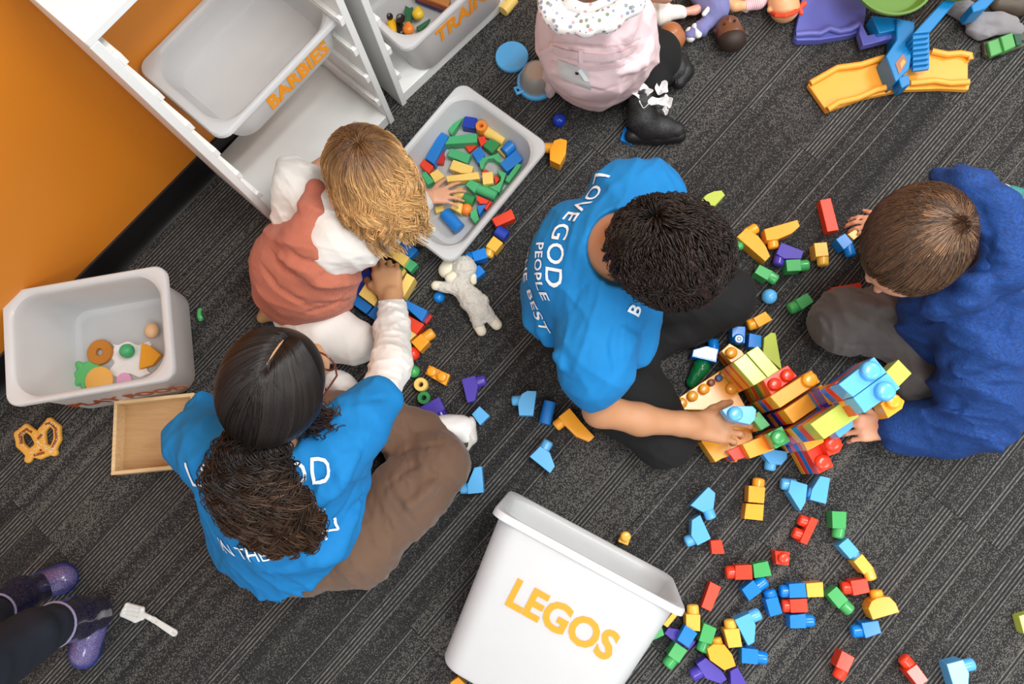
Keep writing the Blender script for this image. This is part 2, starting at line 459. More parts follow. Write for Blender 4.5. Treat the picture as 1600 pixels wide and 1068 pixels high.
# ---- wall + black skirting
t = NT('orange_wall_paint'); v = t.noise(t.coord(), 2.2, 3); v2 = t.noise(t.coord(), 260, 3)
t.setp(Base_Color=t.mix(v, srgb('#dc8420'), srgb('#e08a26')), Roughness=0.42); t.bump(v2, 0.08, 0.001)
m = MB(); WALL.box(m, -2.4, 3.9, 0.0, 0.12, 0.0, 2.75)
wl = build('wall_left', m, t.m); tag(wl, kind='structure')
zb = 0.10
m = MB()
prof = [(0.0, 0.0), (0.0, zb), (-0.006, zb-0.001), (-0.0075, 0.03), (-0.011, 0.012), (-0.02, 0.0015), (-0.022, 0.0)]
m.prism([WALL(-2.38, y, z) for y, z in prof], [WALL(3.88, y, z) for y, z in prof])
bb_ = build('baseboard_left', m, plastic('black_rubber', '#131314', 0.4)); tag(bb_, kind='structure')

# ================================================================= STORAGE UNITS
WHITE = plastic('white_laminate', '#e9ebe9', 0.35, 0.02)
RAIL = plastic('white_rail_plastic', '#f2f2ee', 0.35, 0.01)
ORNG = plastic('orange_vinyl', '#f09a1c', 0.5, 0.03)
def bin_mat(name, tint='#eef0f1', trans=0.38, clear=0.06):
    t = NT(name); v = t.noise(t.coord(), 14, 4); s_ = t.noise(t.coord(scale=(1, 1, 1)), 90, 4)
    c = t.mix(v, srgb(tint), tuple(x*0.96 for x in srgb(tint)[:3])+(1,))
    t.setp(Base_Color=c, Roughness=t.math('MULTIPLY_ADD', s_, 0.2, 0.22))
    tr = t.node('ShaderNodeBsdfTranslucent'); t.link(c, tr.inputs[0])
    tp = t.node('ShaderNodeBsdfTransparent')
    m1 = t.node('ShaderNodeMixShader'); m1.inputs[0].default_value = trans
    t.link(t.b.outputs[0], m1.inputs[1]); t.link(tr.outputs[0], m1.inputs[2])
    m2 = t.node('ShaderNodeMixShader'); m2.inputs[0].default_value = clear
    t.link(m1.outputs[0], m2.inputs[1]); t.link(tp.outputs[0], m2.inputs[2])
    t.link(m2.outputs[0], t.out.inputs[0]); t.bump(s_, 0.05, 0.001); return t.m
BINM = bin_mat('milky_bin_plastic')
def make_bin(fr, L, Wd, H, name='storage_bin', taper=(0.80, 0.74), label='', text='', tsize=0.05, group=None, tz=0.5, sx=1.0, ty=None, tflip=1, lcol=None, tx=0.0, rimw=0.0):
    """fr at the centre of the bin's foot; x long, y short, z up; lettering on the -y face"""
    e = empty(name, fr.o, label, 'bin', group)
    b1, b2 = L*taper[0], Wd*taper[1]                            # foot size
    t_ = 0.003
    def ring(sx_, sy_, r, z): return [fr(x, y, z) for x, y in rrect(sx_, sy_, r, 7)]
    ox, oy = L-0.030, Wd-0.020                          # wall at rim
    mb = MB()
    rs = [ring(b1-0.05, b2-0.05, 0.03, 0.0), ring(b1-0.012, b2-0.012, 0.045, 0.002), ring(b1, b2, 0.05, 0.012),
          ring(ox, oy, 0.058, H-0.014), ring(ox+0.001, oy+0.001, 0.058, H-0.008),
          ring(L-0.006, Wd-0.006, 0.03, H-0.008), ring(L-0.005, Wd-0.005, 0.03, H-0.016), ring(L, Wd, 0.032, H-0.016),
          ring(L, Wd, 0.032, H-0.004), ring(L-0.006, Wd-0.006, 0.03, H),
          ring(ox+0.004, oy+0.004, 0.062, H), ring(ox-0.004, oy-0.004, 0.062, H-0.003), ring(ox-0.012, oy-0.012, 0.066, H-0.007), ring(ox-0.016, oy-0.016, 0.062, H-0.012),
          ring(ox-0.018, oy-0.018, 0.06, H-0.03), ring(b1-2*t_, b2-2*t_, 0.048, 0.018), ring(b1-0.018, b2-0.018, 0.04, 0.006), ring(b1-0.05, b2-0.05, 0.03, 0.004)]
    mb.rings(rs)
    build('shell', mb, BINM, e)
    if text:
        zb0, zt0 = 0.012, H-0.014
        # tilted front face frame
        zc = H*tz; yb = -b2/2; yt = -oy/2
        up = (fr.y*(yt-yb)+fr.z*(zt0-zb0)).normalized(); n = fr.x.cross(up)
        yy = yb+(yt-yb)*((zc-zb0)/(zt0-zb0))
        c = fr(tx, yy, zc)+n*0.0012
        text_on('lettering', text, tsize, Frame(c, fr.x, up, n), lcol or ORNG, e, off=0.0016*tsize/0.05, sx=sx)
    return e

def storage_unit(fl_px, fr_px, label, Hh, nrail, gap_first=0.0):
    A = P(*fl_px); B = P(*fr_px); ex = (B-A); Wu = ex.length; ex.normalize()
    ey = Vector((-ex.y, ex.x, 0));
    if ey.dot(-WN) < 0: ey = -ey
    D = 0.285
    fr = Frame(A, ex, ey, (0, 0, 1))
    e = empty('storage_unit', A, label, 'shelf unit')
    tk = 0.018
    for k, x in enumerate((0, Wu-tk)):
        m = MB(); fr.box(m, x, x+tk, 0, D, 0, Hh); sp = build('side_panel', m, WHITE, e, 0.0015)
        s_ = 1 if k == 0 else -1; xi = tk if k == 0 else Wu-tk
        for q in range(nrail):
            z = 0.125+q*0.122
            m = MB(); x0, x1 = sorted((xi, xi+s_*0.011))
            fr.box(m, x0, x1, 0.004, D-0.01, z, z+0.004)
            fr.box(m, x0, x1, 0.004, D-0.01, z+0.014, z+0.018)
            fr.box(m, x0, x1, 0.0, 0.012, z-0.004, z+0.022)
            build('rail', m, RAIL, sp, 0.001)
    m = MB(); fr.box(m, tk, Wu-tk, 0.004, D, 0.028, 0.046); build('bottom_board', m, WHITE, e, 0.0015)
    m = MB(); fr.box(m, tk, Wu-tk, 0.006, 0.022, 0.0, 0.028); build('kick_board', m, WHITE, e, 0.001)
    m = MB(); fr.box(m, 0.0, Wu, 0.0, D, Hh, Hh+0.018); build('top_board', m, WHITE, e, 0.002)
    return e, fr, Wu
UN1, U1, WU1 = storage_unit((450, 368), (617, 188), 'white open shelf unit against the orange wall with orange-lettered shallow bin', 0.93, 7)
# ---- second unit and the bins
_A2 = P(629, 167); _B2 = _A2+Vector((0.700, 0.714, 0))*0.441
def storage_unit_w(A, B, *a):
    global P
    P0 = P; q = iter((A, B)); P = lambda *k: next(q)
    try: return storage_unit(0 and 0 or (0,), (0,), *a)
    finally: P = P0
UN2, U2, WU2 = storage_unit_w(_A2, _B2, 'white open shelf unit holding the bin of small toy figures', 0.93, 7)

def solve_z(px, py, o, n, off, lo=0.0, hi=1.0):
    for _ in range(40):
        m_ = (lo+hi)/2
        if (P(px, py, m_)-o).dot(n) > off: lo, hi = (m_, hi) if (P(px, py, lo)-o).dot(n) > off else (m_, hi)
        else: hi = m_
    return (lo+hi)/2
# shallow bin in the first unit
z1 = 0.485
c = (P(340, 215, z1)+P(545, 20, z1))/2+U1.y*0.136
H1 = 0.105
B1F = Frame(Vector((c.x, c.y, z1-H1)), U1.x, U1.y, (0, 0, 1))
make_bin(B1F, 0.400, 0.270, H1, label='shallow milky plastic bin slid empty into the shelf unit', taper=(0.82, 0.92), text='BARBIES', tsize=0.062, group=None, tz=0.45, sx=0.86, tx=0.03)
# deep bin in the second unit
z2 = 0.235; c = P(634, 82, z2)+U2.x*0.2025+U2.y*0.15
B2F = Frame(Vector((c.x, c.y, 0.046)), U2.x, U2.y, (0, 0, 1))
make_bin(B2F, 0.405, 0.30, z2-0.046, label='milky plastic bin on the lowest shelf holding toy figures and wooden fruit', taper=(0.82, 0.92), text='TRAINS', tsize=0.08, tx=0.01, tz=0.60, sx=0.8)
# block tray on the carpet
ux = (P(704, 412, .1)-P(858, 226, .1)).normalized(); uy = Vector((-ux.y, ux.x, 0))
cc = (P(858, 226, .1)+P(704, 412, .1))/2
if uy.dot(P(640, 250, .1)-cc) < 0: uy = -uy; ux = -ux
TF = Frame(Vector((cc.x, cc.y, 0))+uy*0.15, ux, uy, (0, 0, 1))
make_bin(TF, 0.415, 0.305, 0.10, label='shallow milky tray on the carpet filled with coloured wooden blocks')
# play food bin
a, b = P(8, 638, .22), P(266, 594, .22); ux = (b-a).normalized(); uy = Vector((-ux.y, ux.x, 0))
PF = Frame(((P(8, 462, .22)+P(258, 404, .22)+a+b)/4)-Vector((0, 0, .22)), ux, uy, (0, 0, 1))
PFL = ((P(8, 462, .22)-P(258, 404, .22)).length+(a-b).length)/2
make_bin(PF, PFL+0.008, 0.29, 0.22, label='milky plastic bin with wooden play food lying on its bottom', taper=(0.80, 0.97), text='PLAY FOOD', tsize=0.058, tz=0.36, sx=0.98, lcol=plastic('brown_vinyl', '#a34a1c', 0.5), tx=0.02)
# large bin lying on its back
zt = 0.318
a, b = P(775, 795, zt), P(1071, 955, zt); ux = (b-a).normalized(); hz = Vector((-ux.y, ux.x, 0))
th_ = math.radians(8); ez_ = hz*math.cos(th_)+Vector((0, 0, 1))*math.sin(th_); ey_ = hz*math.sin(th_)-Vector((0, 0, 1))*math.cos(th_)
LFt = Frame((a+b)/2+ey_*0.1525-ez_*0.37, ux, ey_, ez_)
make_bin(LFt, 0.455, 0.305, 0.37, label='large milky plastic bin lying on its back beside the scattered bricks', text='LEGOS', tsize=0.088, tz=0.60, sx=0.95, tx=0.008)

# ================================================================= BRICKS AND BLOCKS
CL = dict(lightblue='#5cb2ec', blue='#0b7fd9', deepblue='#1438b0', red='#ee3f22', green='#45a95c', yellow='#f4ba49', orange='#f9a92e', purple='#4a3aa6', lime='#bccf58', olive='#c8b73c')
CW = dict(yellow='#f3d070', green='#48b074', blue='#1478cb', deepblue='#1a3cab', red='#e9411f', orange='#ee8b33', darkgreen='#2d8a4c', cream='#efe6c8', darkred='#c8281c')
def pm(c): return plastic('plastic_'+c, CL[c], 0.22, 0.03)
def wm(c): return plastic('painted_wood_'+c, CW[c], 0.42, 0.05)
def dome(r, L):      # stud profile: cylinder with rounded end
    return [(r, -0.004), (r, L-r*0.45), (r*0.95, L-r*0.25), (r*0.8, L-r*0.1), (r*0.55, L-0.0005), (r*0.2, L)]
def brick(label, col, poly, z1=0.042, z0=0.0005, studs=(), up=(), wood=False, name=None, group=None, parent=None, cat='block', bev=0.0012, pocket=None):
    mat = wm(col) if wood else pm(col)
    name = name or ('wooden_block' if wood else 'toy_brick')
    top = [P(x, y, z1) for x, y in poly]
    bot = [Vector((p.x, p.y, z0)) for p in top]
    m = MB(); m.prism(top, bot); c = sum(bot, Vector())/len(bot)
    o = build(name, m, mat, parent, bev, org=c)
    if parent is None: tag(o, label, cat, group)
    for (bx, by, tx, ty, r) in studs:                    # stud lying in the plane
        zm = (z0+z1)/2+0.001; A = P(bx, by, zm); B = P(tx, ty, zm); R_ = r/PPM(bx, by, zm); R_ = min(R_, (z1-z0)/2)
        s = MB(); s.lathe(dome(R_, (B-A).length), A, B-A, 20); build('stud', s, mat, o)
    for (x, y, r) in up:                                 # stud pointing up
        A = P(x, y, z1+0.014); A.z = z1; R_ = r/PPM(x, y, z1+.014)
        s = MB(); s.lathe(dome(R_, 0.016), A, (0, 0, 1), 20); build('stud', s, mat, o)
    return o
def rod(label, col, x0, y0, x1, y1, r, z, wood=True, name='wooden_cylinder', cat='block', group=None):
    A = P(x0, y0, z); B = P(x1, y1, z); R_ = r/PPM(x0, y0, z); m = MB()
    m.lathe([(R_-0.001, 0), (R_, 0.001), (R_, (B-A).length-0.001), (R_-0.001, (B-A).length)], A, B-A, 24)
    o = build(name, m, wm(col) if wood else pm(col), None, org=A); return tag(o, label, cat, group)
def ringbead(label, col, x, y, r, z0, z1, hole=0.35, wood=True, name='ring_bead'):
    c = P(x, y, z1); c.z = z0; R_ = r/PPM(x, y, z1); h = z1-z0; q = R_*hole
    m = MB(); m.lathe([(q, 0.001), (R_*.93, 0), (R_, h*.2), (R_, h*.8), (R_*.93, h), (q*1.2, h), (q, h-0.002)], c, (0, 0, 1), 24, cap=False)
    n = 24; L_ = 7
    m.f += [((L_-1)*n+(k+1) % n, (L_-1)*n+k, k, (k+1) % n) for k in range(n)]
    o = build(name, m, wm(col) if wood else pm(col), None, org=c); return tag(o, label, 'bead')
def bead(label, col, x, y, r, z=None, wood=False, ax=(1, 0.3, 0.2), name='bead', hole=0.3):
    z = z if z is not None else 0.012
    R_ = r/PPM(x, y, z); c = P(x, y, R_*0.95+z-0.012); a = Vector(ax).normalized(); m = MB(); n = 22
    prof = []
    q = R_*hole; h0 = math.sqrt(R_*R_-q*q)
    for k in range(13):
        h = -h0+2*h0*k/12; prof.append((math.sqrt(max(R_*R_-h*h, q*q)), h))
    prof.append((q*0.98, h0-0.004)); prof = [(q*0.98, -h0+0.004)]+prof
    m.lathe(prof, c, a, n, cap=True)
    o = build(name, m, wm(col) if wood else pm(col), None, org=c); return tag(o, label, 'bead')

# ---- plastic bricks scattered by the bottom right (pixel outlines of their top faces, real thickness)
brick('red two-stud brick on its side above the lone red upright brick', 'red', [(1267.5, 807), (1279.5, 812), (1261, 851), (1250, 846)], studs=[(1265, 818, 1247, 810, 9), (1256, 838, 1238, 830, 9)])
brick('green brick on its side at the top of the curved chain of bricks', 'green', [(1300, 798), (1323, 799), (1322, 826), (1301, 825)], studs=[(1311, 824, 1308, 841, 9.5)])
brick('light blue brick plugged into the yellow one below the green brick', 'lightblue', [(1310, 852), (1325, 840), (1343, 861), (1329, 873.5)], studs=[(1336, 867, 1341, 873, 8)])
brick('yellow brick plugged under the light blue one, stud pointing down', 'yellow', [(1334, 877), (1347.5, 865), (1365, 887), (1350, 897)], studs=[(1356, 890, 1362, 906, 9)])
brick('red brick touching the big orange arch brick, stud to the left', 'red', [(1329, 907), (1355, 903.5), (1359.5, 925), (1334, 930.5)], studs=[(1332, 918, 1313, 918, 10)])
brick('green brick lying left of the orange arch brick, stud to lower right', 'green', [(1292.5, 928.5), (1307.5, 915.5), (1326, 937), (1311, 951)], studs=[(1318, 944, 1330, 955, 10)])
brick('big orange arch-shaped brick at the right of the scattered bricks', 'orange', [(1364, 968), (1357, 950), (1362, 939), (1370, 934), (1380, 932), (1390, 932), (1400, 942), (1405.5, 956)], z1=0.044, studs=[(1371, 938, 1368, 920, 10)])
brick('blue brick below the orange arch brick, stud to the left', 'blue', [(1346, 973), (1372.5, 969), (1377.5, 988.5), (1352.5, 997)], studs=[(1350, 984, 1329, 986, 10)])
brick('lone red brick below the blue one, stud pointing down', 'red', [(1316, 1016), (1336, 1027), (1325, 1051), (1306, 1041)], studs=[(1316, 1044, 1308, 1060, 10)])
brick('red brick at the bottom edge with its stud to the upper left', 'red', [(1416, 1048.5), (1432.5, 1037), (1451, 1062), (1436, 1074)], studs=[(1426, 1045, 1409, 1025, 10)])
brick('large light blue sloped brick at the bottom right corner', 'lightblue', [(1479, 1037), (1505, 1030), (1514.5, 1051), (1513, 1078), (1493, 1082)], studs=[(1504, 1040, 1522, 1036, 10)])
brick('lime block cut off by the right edge of the photo', 'lime', [(1592, 962), (1612, 956), (1618, 985), (1600, 990)], z1=.03)
brick('red single brick standing upright, stud facing up', 'red', [(1211, 860), (1234, 862), (1233, 883), (1213, 881)], up=[(1226, 872, 9)])
brick('red brick joined to a green one, stud to the left', 'red', [(1149, 883), (1175, 882), (1176, 905), (1149, 905.5)], studs=[(1150, 893, 1133, 894, 10)])
brick('green brick joined to the right end of a red brick', 'green', [(1176.5, 881), (1200, 876), (1206, 899), (1179, 903)], studs=[(1180, 892, 1174, 893, 8)])
brick('plain red oblong wooden block right of the large lying bin', 'red', [(1110, 908), (1127, 917), (1111, 955), (1096, 948)], z1=.03, wood=True)
brick('blue brick with its stud to the upper right beside the red oblong block', 'blue', [(1159, 920.5), (1177, 906), (1190.5, 923.5), (1171, 938.5)], studs=[(1183, 915, 1197, 905, 10)])
brick('blue brick leaning down with its stud up, left of the red brick in the cluster', 'blue', [(1196, 936), (1215, 932), (1223, 958), (1204, 963.5)], studs=[(1206, 936, 1201, 920, 10)])
brick('blue brick plugged into a yellow one, stud to the left', 'blue', [(1232.5, 912), (1258, 910), (1261, 933), (1234, 934)], studs=[(1235, 923, 1217, 923, 10)])
brick('yellow brick at the right end of the blue one in the cluster', 'yellow', [(1259.5, 911), (1286, 909), (1287.5, 932), (1262, 933)])
brick('red brick between two blue bricks in the cluster', 'red', [(1234, 936), (1261, 935), (1263, 956), (1236, 957)], studs=[(1238, 946, 1220, 946, 10)])
brick('blue brick below the red one of the cluster, stud to the right', 'blue', [(1234, 961), (1259, 958.5), (1260, 981), (1235, 981.5)], studs=[(1256, 969, 1272, 969, 10)])
brick('yellow brick with its stud up against the lying bin rim', 'yellow', [(1072, 959), (1094.5, 960), (1094, 986), (1072, 984)], studs=[(1083, 962, 1082, 943, 9.5)])
brick('yellow brick half hidden under the rim of the lying bin', 'yellow', [(1053, 955), (1059, 960.5), (1043, 980), (1036, 975)], z1=.035)
brick('green three-cornered piece poking out under the lying bin', 'green', [(1034, 978), (1038, 992), (1018, 1001)], z1=.03)
brick('purple slanted brick lying underneath a blue one', 'purple', [(1038, 989), (1045, 980), (1064, 984), (1087, 1003), (1078, 1014), (1052, 1001)], z1=.02)
brick('plain blue brick resting on the purple slanted brick', 'blue', [(1071, 976), (1090, 989), (1076, 1011.5), (1058, 999.5)], z0=.0205, z1=.05)
brick('green brick below the blue one, stud to the lower left', 'green', [(1056, 1003), (1074, 1015.5), (1061, 1036), (1043.5, 1023)], studs=[(1051, 1028, 1041, 1041, 10)])
brick('green brick beside the yellow ones, stud pointing down', 'green', [(1100, 973), (1120, 981.5), (1112, 1007), (1092, 1001)], studs=[(1102, 1001, 1096, 1018, 10)])
brick('yellow brick leaning on a light blue sloped brick, stud up', 'yellow', [(1131, 983), (1155, 981.5), (1160, 1010), (1139, 1012)], studs=[(1143, 985, 1140, 966, 10)])
brick('light blue sloped brick beside two yellow bricks, stud to the right', 'lightblue', [(1148, 968), (1172, 957), (1181, 976), (1179, 1003), (1169, 1008.5)], studs=[(1174, 963, 1188, 957, 10)])
brick('blue brick low in the lower cluster, stud to the right', 'blue', [(1159, 1011.5), (1185, 1014.5), (1184.5, 1038), (1159, 1035.5)], studs=[(1181, 1025, 1199, 1028, 10)])
ob = brick('orange faceted brick on top of the purple ones', 'orange', [(1105, 1013), (1115, 1006), (1132, 1007), (1144, 1022), (1150, 1040), (1132, 1047), (1109.5, 1031)], z0=.001, z1=.05, studs=[(1122, 1010, 1118, 995, 8.5)])
brick('purple curved brick by the bottom edge, stud to the left', 'purple', [(1088.5, 1037), (1103, 1027), (1127.5, 1047), (1136, 1061), (1126, 1068), (1103, 1060)], z1=.036, studs=[(1096, 1047, 1079, 1056, 10)])
brick('purple pointed brick cut by the bottom edge', 'purple', [(1141, 1048), (1153, 1042), (1168, 1070), (1150, 1079), (1142, 1070)], z1=.036)
brick('upper of two light blue sloped bricks left of the orange pair', 'lightblue', [(1079, 789), (1107, 760), (1118, 770), (1115, 794), (1099, 800)], studs=[(1106, 796, 1112, 811, 9)])
brick('lower of two light blue sloped bricks left of the orange pair', 'lightblue', [(1081, 812), (1094, 804), (1111, 841), (1090, 852), (1080, 836)], studs=[(1085, 841, 1070, 847, 9)])
brick('small plain red block below the light blue sloped bricks', 'red', [(1110, 844), (1127.5, 843), (1132.5, 865), (1112.5, 865)], z1=.03)
brick('upper brick of the orange pair, stud pointing up', 'orange', [(1170, 758), (1196, 761), (1194, 786), (1169, 784)], studs=[(1184, 762, 1186, 746, 9.5)])
brick('lower brick of the orange pair', 'orange', [(1166, 786), (1194, 788), (1192, 813), (1163, 810)])
brick('light blue sloped brick whose stud points left, joined to another', 'lightblue', [(1236, 749), (1262, 757), (1259, 784), (1251, 798), (1232, 768)], studs=[(1240, 757, 1219, 755, 9.5)])
brick('light blue sloped brick plugged in from the right of its twin', 'lightblue', [(1282, 743), (1297.5, 746.5), (1291, 787), (1265.5, 780), (1269, 764)], studs=[(1271, 771, 1261, 768, 8.5)])
brick('light blue rounded brick under the built vehicle', 'lightblue', [(1191, 708), (1209, 702), (1230, 705), (1230, 715.5), (1221, 726), (1203, 724)], studs=[(1205, 718, 1202, 735, 9)], z1=.038)
# between the two boys
brick('green brick peeking out beside the dark curly hair', 'green', [(1130, 376.5), (1149.5, 374.5), (1152.5, 392), (1131, 394)], studs=[(1149, 384, 1161, 383, 8)])
brick('orange curved wedge lying diagonally, stud to the top right', 'orange', [(1151.5, 369.5), (1166, 356), (1185, 368.5), (1196.5, 384), (1203.5, 400), (1196, 408)], studs=[(1168, 364, 1183, 355, 8.5)])
brick('orange curved wedge pointing right, stud below', 'orange', [(1194, 358), (1246, 343), (1250, 353), (1238, 364), (1216, 373.5), (1198, 375.5)], studs=[(1206, 371, 1209, 389, 8.5)])
brick('purple sloped brick above the green one between the two boys', 'purple', [(1221, 378.5), (1256, 392), (1252, 404), (1226, 404), (1213, 396)], studs=[(1220, 396, 1215, 415, 9)])
brick('green brick touching the purple sloped one, stud to the right', 'green', [(1228, 405.5), (1251, 404.5), (1252.5, 422.5), (1230, 423.5)], studs=[(1249, 415, 1264, 414, 9)])
brick('yellow brick standing alone between the boys, stud down', 'yellow', [(1272, 379.5), (1292, 378), (1295, 399), (1275, 401)], studs=[(1285, 397, 1286, 416, 9)])
brick('green brick above the light blue bead', 'green', [(1187, 413), (1207.5, 423.5), (1199, 437.5), (1179, 425.5)], studs=[(1201, 430, 1214, 439, 9)])
brick('green brick near the grey trouser knee, stud to the lower left', 'green', [(1243, 468), (1261.5, 457), (1272, 471), (1253.5, 483.5)], studs=[(1250, 474, 1232, 484, 9.5)])
brick('long red wooden block lying alone above the boys bricks', 'red', [(1281, 312.5), (1298, 309), (1311, 359), (1293, 362)], z1=.03, wood=True)
brick('blue brick under the brown-haired boys far hand', 'blue', [(1306, 373.5), (1320.5, 364), (1333, 378.5), (1318.5, 390)], studs=[(1324, 383, 1330, 401, 8.5)])
brick('yellow brick tucked behind the blue one near the far hand', 'yellow', [(1324.5, 365.5), (1338, 357), (1344, 367), (1334, 374.5)])
brick('long red block half hidden under the grey trouser knee', 'red', [(1298, 449), (1345, 441), (1347, 451), (1301, 457)], z1=.03, wood=True)
brick('pale-topped orange brick above the vehicle, stud to the left', 'orange', [(1177, 496.5), (1196, 486), (1207, 499), (1186, 511)], studs=[(1184, 503, 1167, 509, 9)])
brick('lime curved brick beside the dark curly head', 'lime', [(1084, 322), (1105, 303), (1116, 298.5), (1127.5, 297), (1133, 304.5), (1112, 327), (1095, 334)])
eb = brick('blue brick with a white eye print on its stud', 'blue', [(1144, 509), (1165, 510), (1164, 536), (1144, 534)], z1=.045, up=[(1155, 529, 8.5)])
for r_, cq, dz in ((6.0, '#f2f6f8', 0.0), (3.6, '#2a7fc0', 0.0004), (2.0, '#f2f6f8', 0.0008)):
    m = MB(); A = P(1155, 529, .0625); A.z = .0612+dz; m.lathe([(r_/PPM(1155, 529, .06), 0), (r_/PPM(1155, 529, .06), 0.0004)], A, (0, 0, 1), 20)
    build('eye_print', m, plastic('print_'+cq[1:], cq, .4), eb)
brick('blue brick with an open underside next to the eye brick', 'blue', [(1171, 520), (1190, 524), (1190, 543), (1169, 542)], z1=.04)
wb = brick('blue sloped brick with a white sticker, above the green pear', 'blue', [(1083, 546), (1104, 540), (1123, 545), (1119.5, 566), (1081, 557)], studs=[(1115, 547, 1114, 529, 8.5)])
m = MB(); q = [P(x, y, .0432) for x, y in [(1085, 547), (1104, 541.5), (1121, 546.5), (1118, 562.5), (1083, 555)]]; m.prism(q, [v-Vector((0, 0, .001)) for v in q]); build('sticker', m, plastic('white_sticker', '#e9eff2', .3), wb)
# middle of the floor
brick('light blue arch-shaped brick left of the blue cylinder', 'lightblue', [(811, 648.5), (809, 628), (815, 615), (824, 610), (838.5, 610.5), (833, 649)], studs=[(814, 625, 799, 626, 8)])
rod('blue wooden cylinder lying between a light blue and an orange brick', 'blue', 859.5, 627, 851, 662, 9.5, .016)
brick('orange curved brick beside the black trousers, stud to the left', 'orange', [(890, 637), (910, 661.5), (929, 682), (920.5, 690), (900, 681.5), (882.5, 664), (872.5, 651)], studs=[(882, 655, 867, 667, 8.5)])
brick('light blue sloped brick with stud up, alone above the lying bin', 'lightblue', [(827.5, 713), (844, 696.5), (859, 706.5), (867, 728), (859.5, 739)], studs=[(849, 703, 858, 688, 8.5)])
brick('light blue sloped brick beside the brown trouser knee', 'lightblue', [(741, 730), (752.5, 728), (756, 769), (731, 771.5), (730, 756.5)], studs=[(733, 762, 718, 763, 8.5)])
brick('plain light blue block behind the white sneaker', 'lightblue', [(749, 634), (765, 649), (750, 664), (737, 647)], z1=.03)
brick('purple sloped brick with its stud to the right', 'purple', [(721, 592), (742, 586), (747, 603), (741.5, 625.5), (730, 629)], studs=[(743, 597, 760, 593, 9)])
brick('purple sloped brick touching the green ring bead', 'purple', [(652.5, 637.5), (686, 619.5), (695, 639), (679.5, 648), (656, 646.5)], studs=[(686, 641, 694, 658, 9)])
brick('orange two-stud plate lying flat, studs up', 'orange', [(664, 583.5), (670.5, 570), (703, 585), (696, 602)], z1=.022, up=[(674, 579.5, 8), (690, 587.5, 8)])
bead('green round bead above the yellow ring bead', 'green', 646, 580, 10)
ringbead('pale yellow ring bead with a centre hole', 'yellow', 657, 600, 11, 0, .026)
ringbead('green ring bead with a centre hole', 'darkgreen', 662, 621, 10.5, 0, .022)
brick('olive yellow block against the blue sleeve', 'olive', [(612, 632), (626, 624), (637, 635), (624, 648), (612, 647)], z1=.035)
brick('orange brick at the end of the wooden block row, stud to the upper right', 'orange', [(642, 534), (657.5, 521), (671, 533), (656, 549)], studs=[(662, 529, 678, 518, 8.5)])
bead('red round bead beside the white sleeve', 'red', 645, 552, 11)
bead('red bead beside the pale shoe under the woman', 'red', 545, 603, 10)
bead('light blue bead between the two boys', 'lightblue', 1202, 463, 12)
bead('sky blue ball under the plush lamb', 'blue', 686, 464, 9)
bead('deep blue bead alone on the carpet below the toy pot', 'deepblue', 873.5, 188, 10.5)
brick('red wooden block touching the tray rim', 'red', [(768, 341.5), (799, 326), (805, 341), (775, 354)], z1=.032, wood=True)
rod('deep blue wooden cylinder below the red block by the tray', 'deepblue', 776, 360, 792, 370, 9.5, .02)
brick('orange-yellow brick between a blue cylinder and a blue brick', 'yellow', [(759, 384.5), (771, 368), (786, 379), (774, 393.5)], studs=[(767, 388, 762, 402, 8)])
brick('blue brick next to the plush lamb head, stud to the left', 'blue', [(736.5, 393.5), (757.5, 386), (762, 402), (741, 408)], studs=[(741, 400, 727, 404, 8)])
brick('blue wedge block half under the plush lamb', 'blue', [(738, 419), (748.6, 413.6), (758.5, 424.4), (741.6, 437.7)], z1=.03)
brick('orange rounded brick right of the block tray, stud to the left', 'orange', [(859, 250), (859, 232), (866, 219), (876, 216), (886, 219), (884, 240), (875, 257)], studs=[(864, 231, 848, 231, 8)])
rod('yellow wooden cylinder at the top edge beside the shelf bin', 'yellow', 786, 18, 803, -2, 9, .02)
rod('cream wooden cylinder behind the yellow one at the top edge', 'cream', 779, 3, 790, -9, 8, .018)
brick('small yellow brick peeking out behind the lying bin', 'yellow', [(966, 846), (972, 832), (986, 838), (981, 852)], z1=.035, up=[(978, 838, 8)])
brick('blue flat scrap under the black boot', 'blue', [(969, 218), (976, 197), (984, 206), (988, 226)], z1=.012)
brick('orange block under the foot of the lying bin', 'orange', [(703, 1066), (716, 1057), (727, 1068), (712, 1080)], z1=.03)
bead('orange ball in the bottom left corner', 'orange', -2, 1066, 12)

# ---- wooden blocks between the girl and the woman
W_ = lambda lab, col, poly, z1=.03, z0=.0005: brick(lab, col, poly, z1=z1, z0=z0, wood=True)
W_('blue wooden block at the top of the loose pile', 'blue', [(620.5, 386.5), (632, 373.5), (653, 390), (640.5, 403)])
W_('yellow wooden block lying across the pile beside the fingers', 'yellow', [(602.5, 395), (612, 384), (639.5, 401.5), (629.5, 415)], .05, .02)
W_('green wooden block below the blue one at the top of the pile', 'green', [(630, 415), (640, 403.5), (652.5, 412), (641, 425)])
W_('green triangular block beside the knuckles', 'darkgreen', [(613, 417), (619, 411), (630, 418.5), (623, 428.5)], .028)
W_('thin yellow block edge behind the upright yellow block', 'yellow', [(622, 433), (631, 418), (635, 423), (626, 436)], .02)
W_('upright pale yellow block right of the wrist', 'yellow', [(620, 456), (635.5, 426), (648, 434), (630, 464.5)], .05)
W_('dark red block hanging by the coral dress', 'darkred', [(566, 385), (578, 388), (586, 404), (572, 422), (560, 422)], .03)
rod('red wooden peg pinched between the fingers', 'red', 577, 416, 580, 411, 8.5, .055)
W_('green block under the blonde hair tips', 'darkgreen', [(572, 386), (583, 375), (590, 388), (583, 398)], .03)
W_('dark blue block in front of the fingertips', 'deepblue', [(585, 396), (596, 386.5), (606, 391.5), (600, 400)], .03)
W_('green block behind the hair ends', 'green', [(599, 387), (607.5, 377), (616, 380.5), (608, 388)], .03)
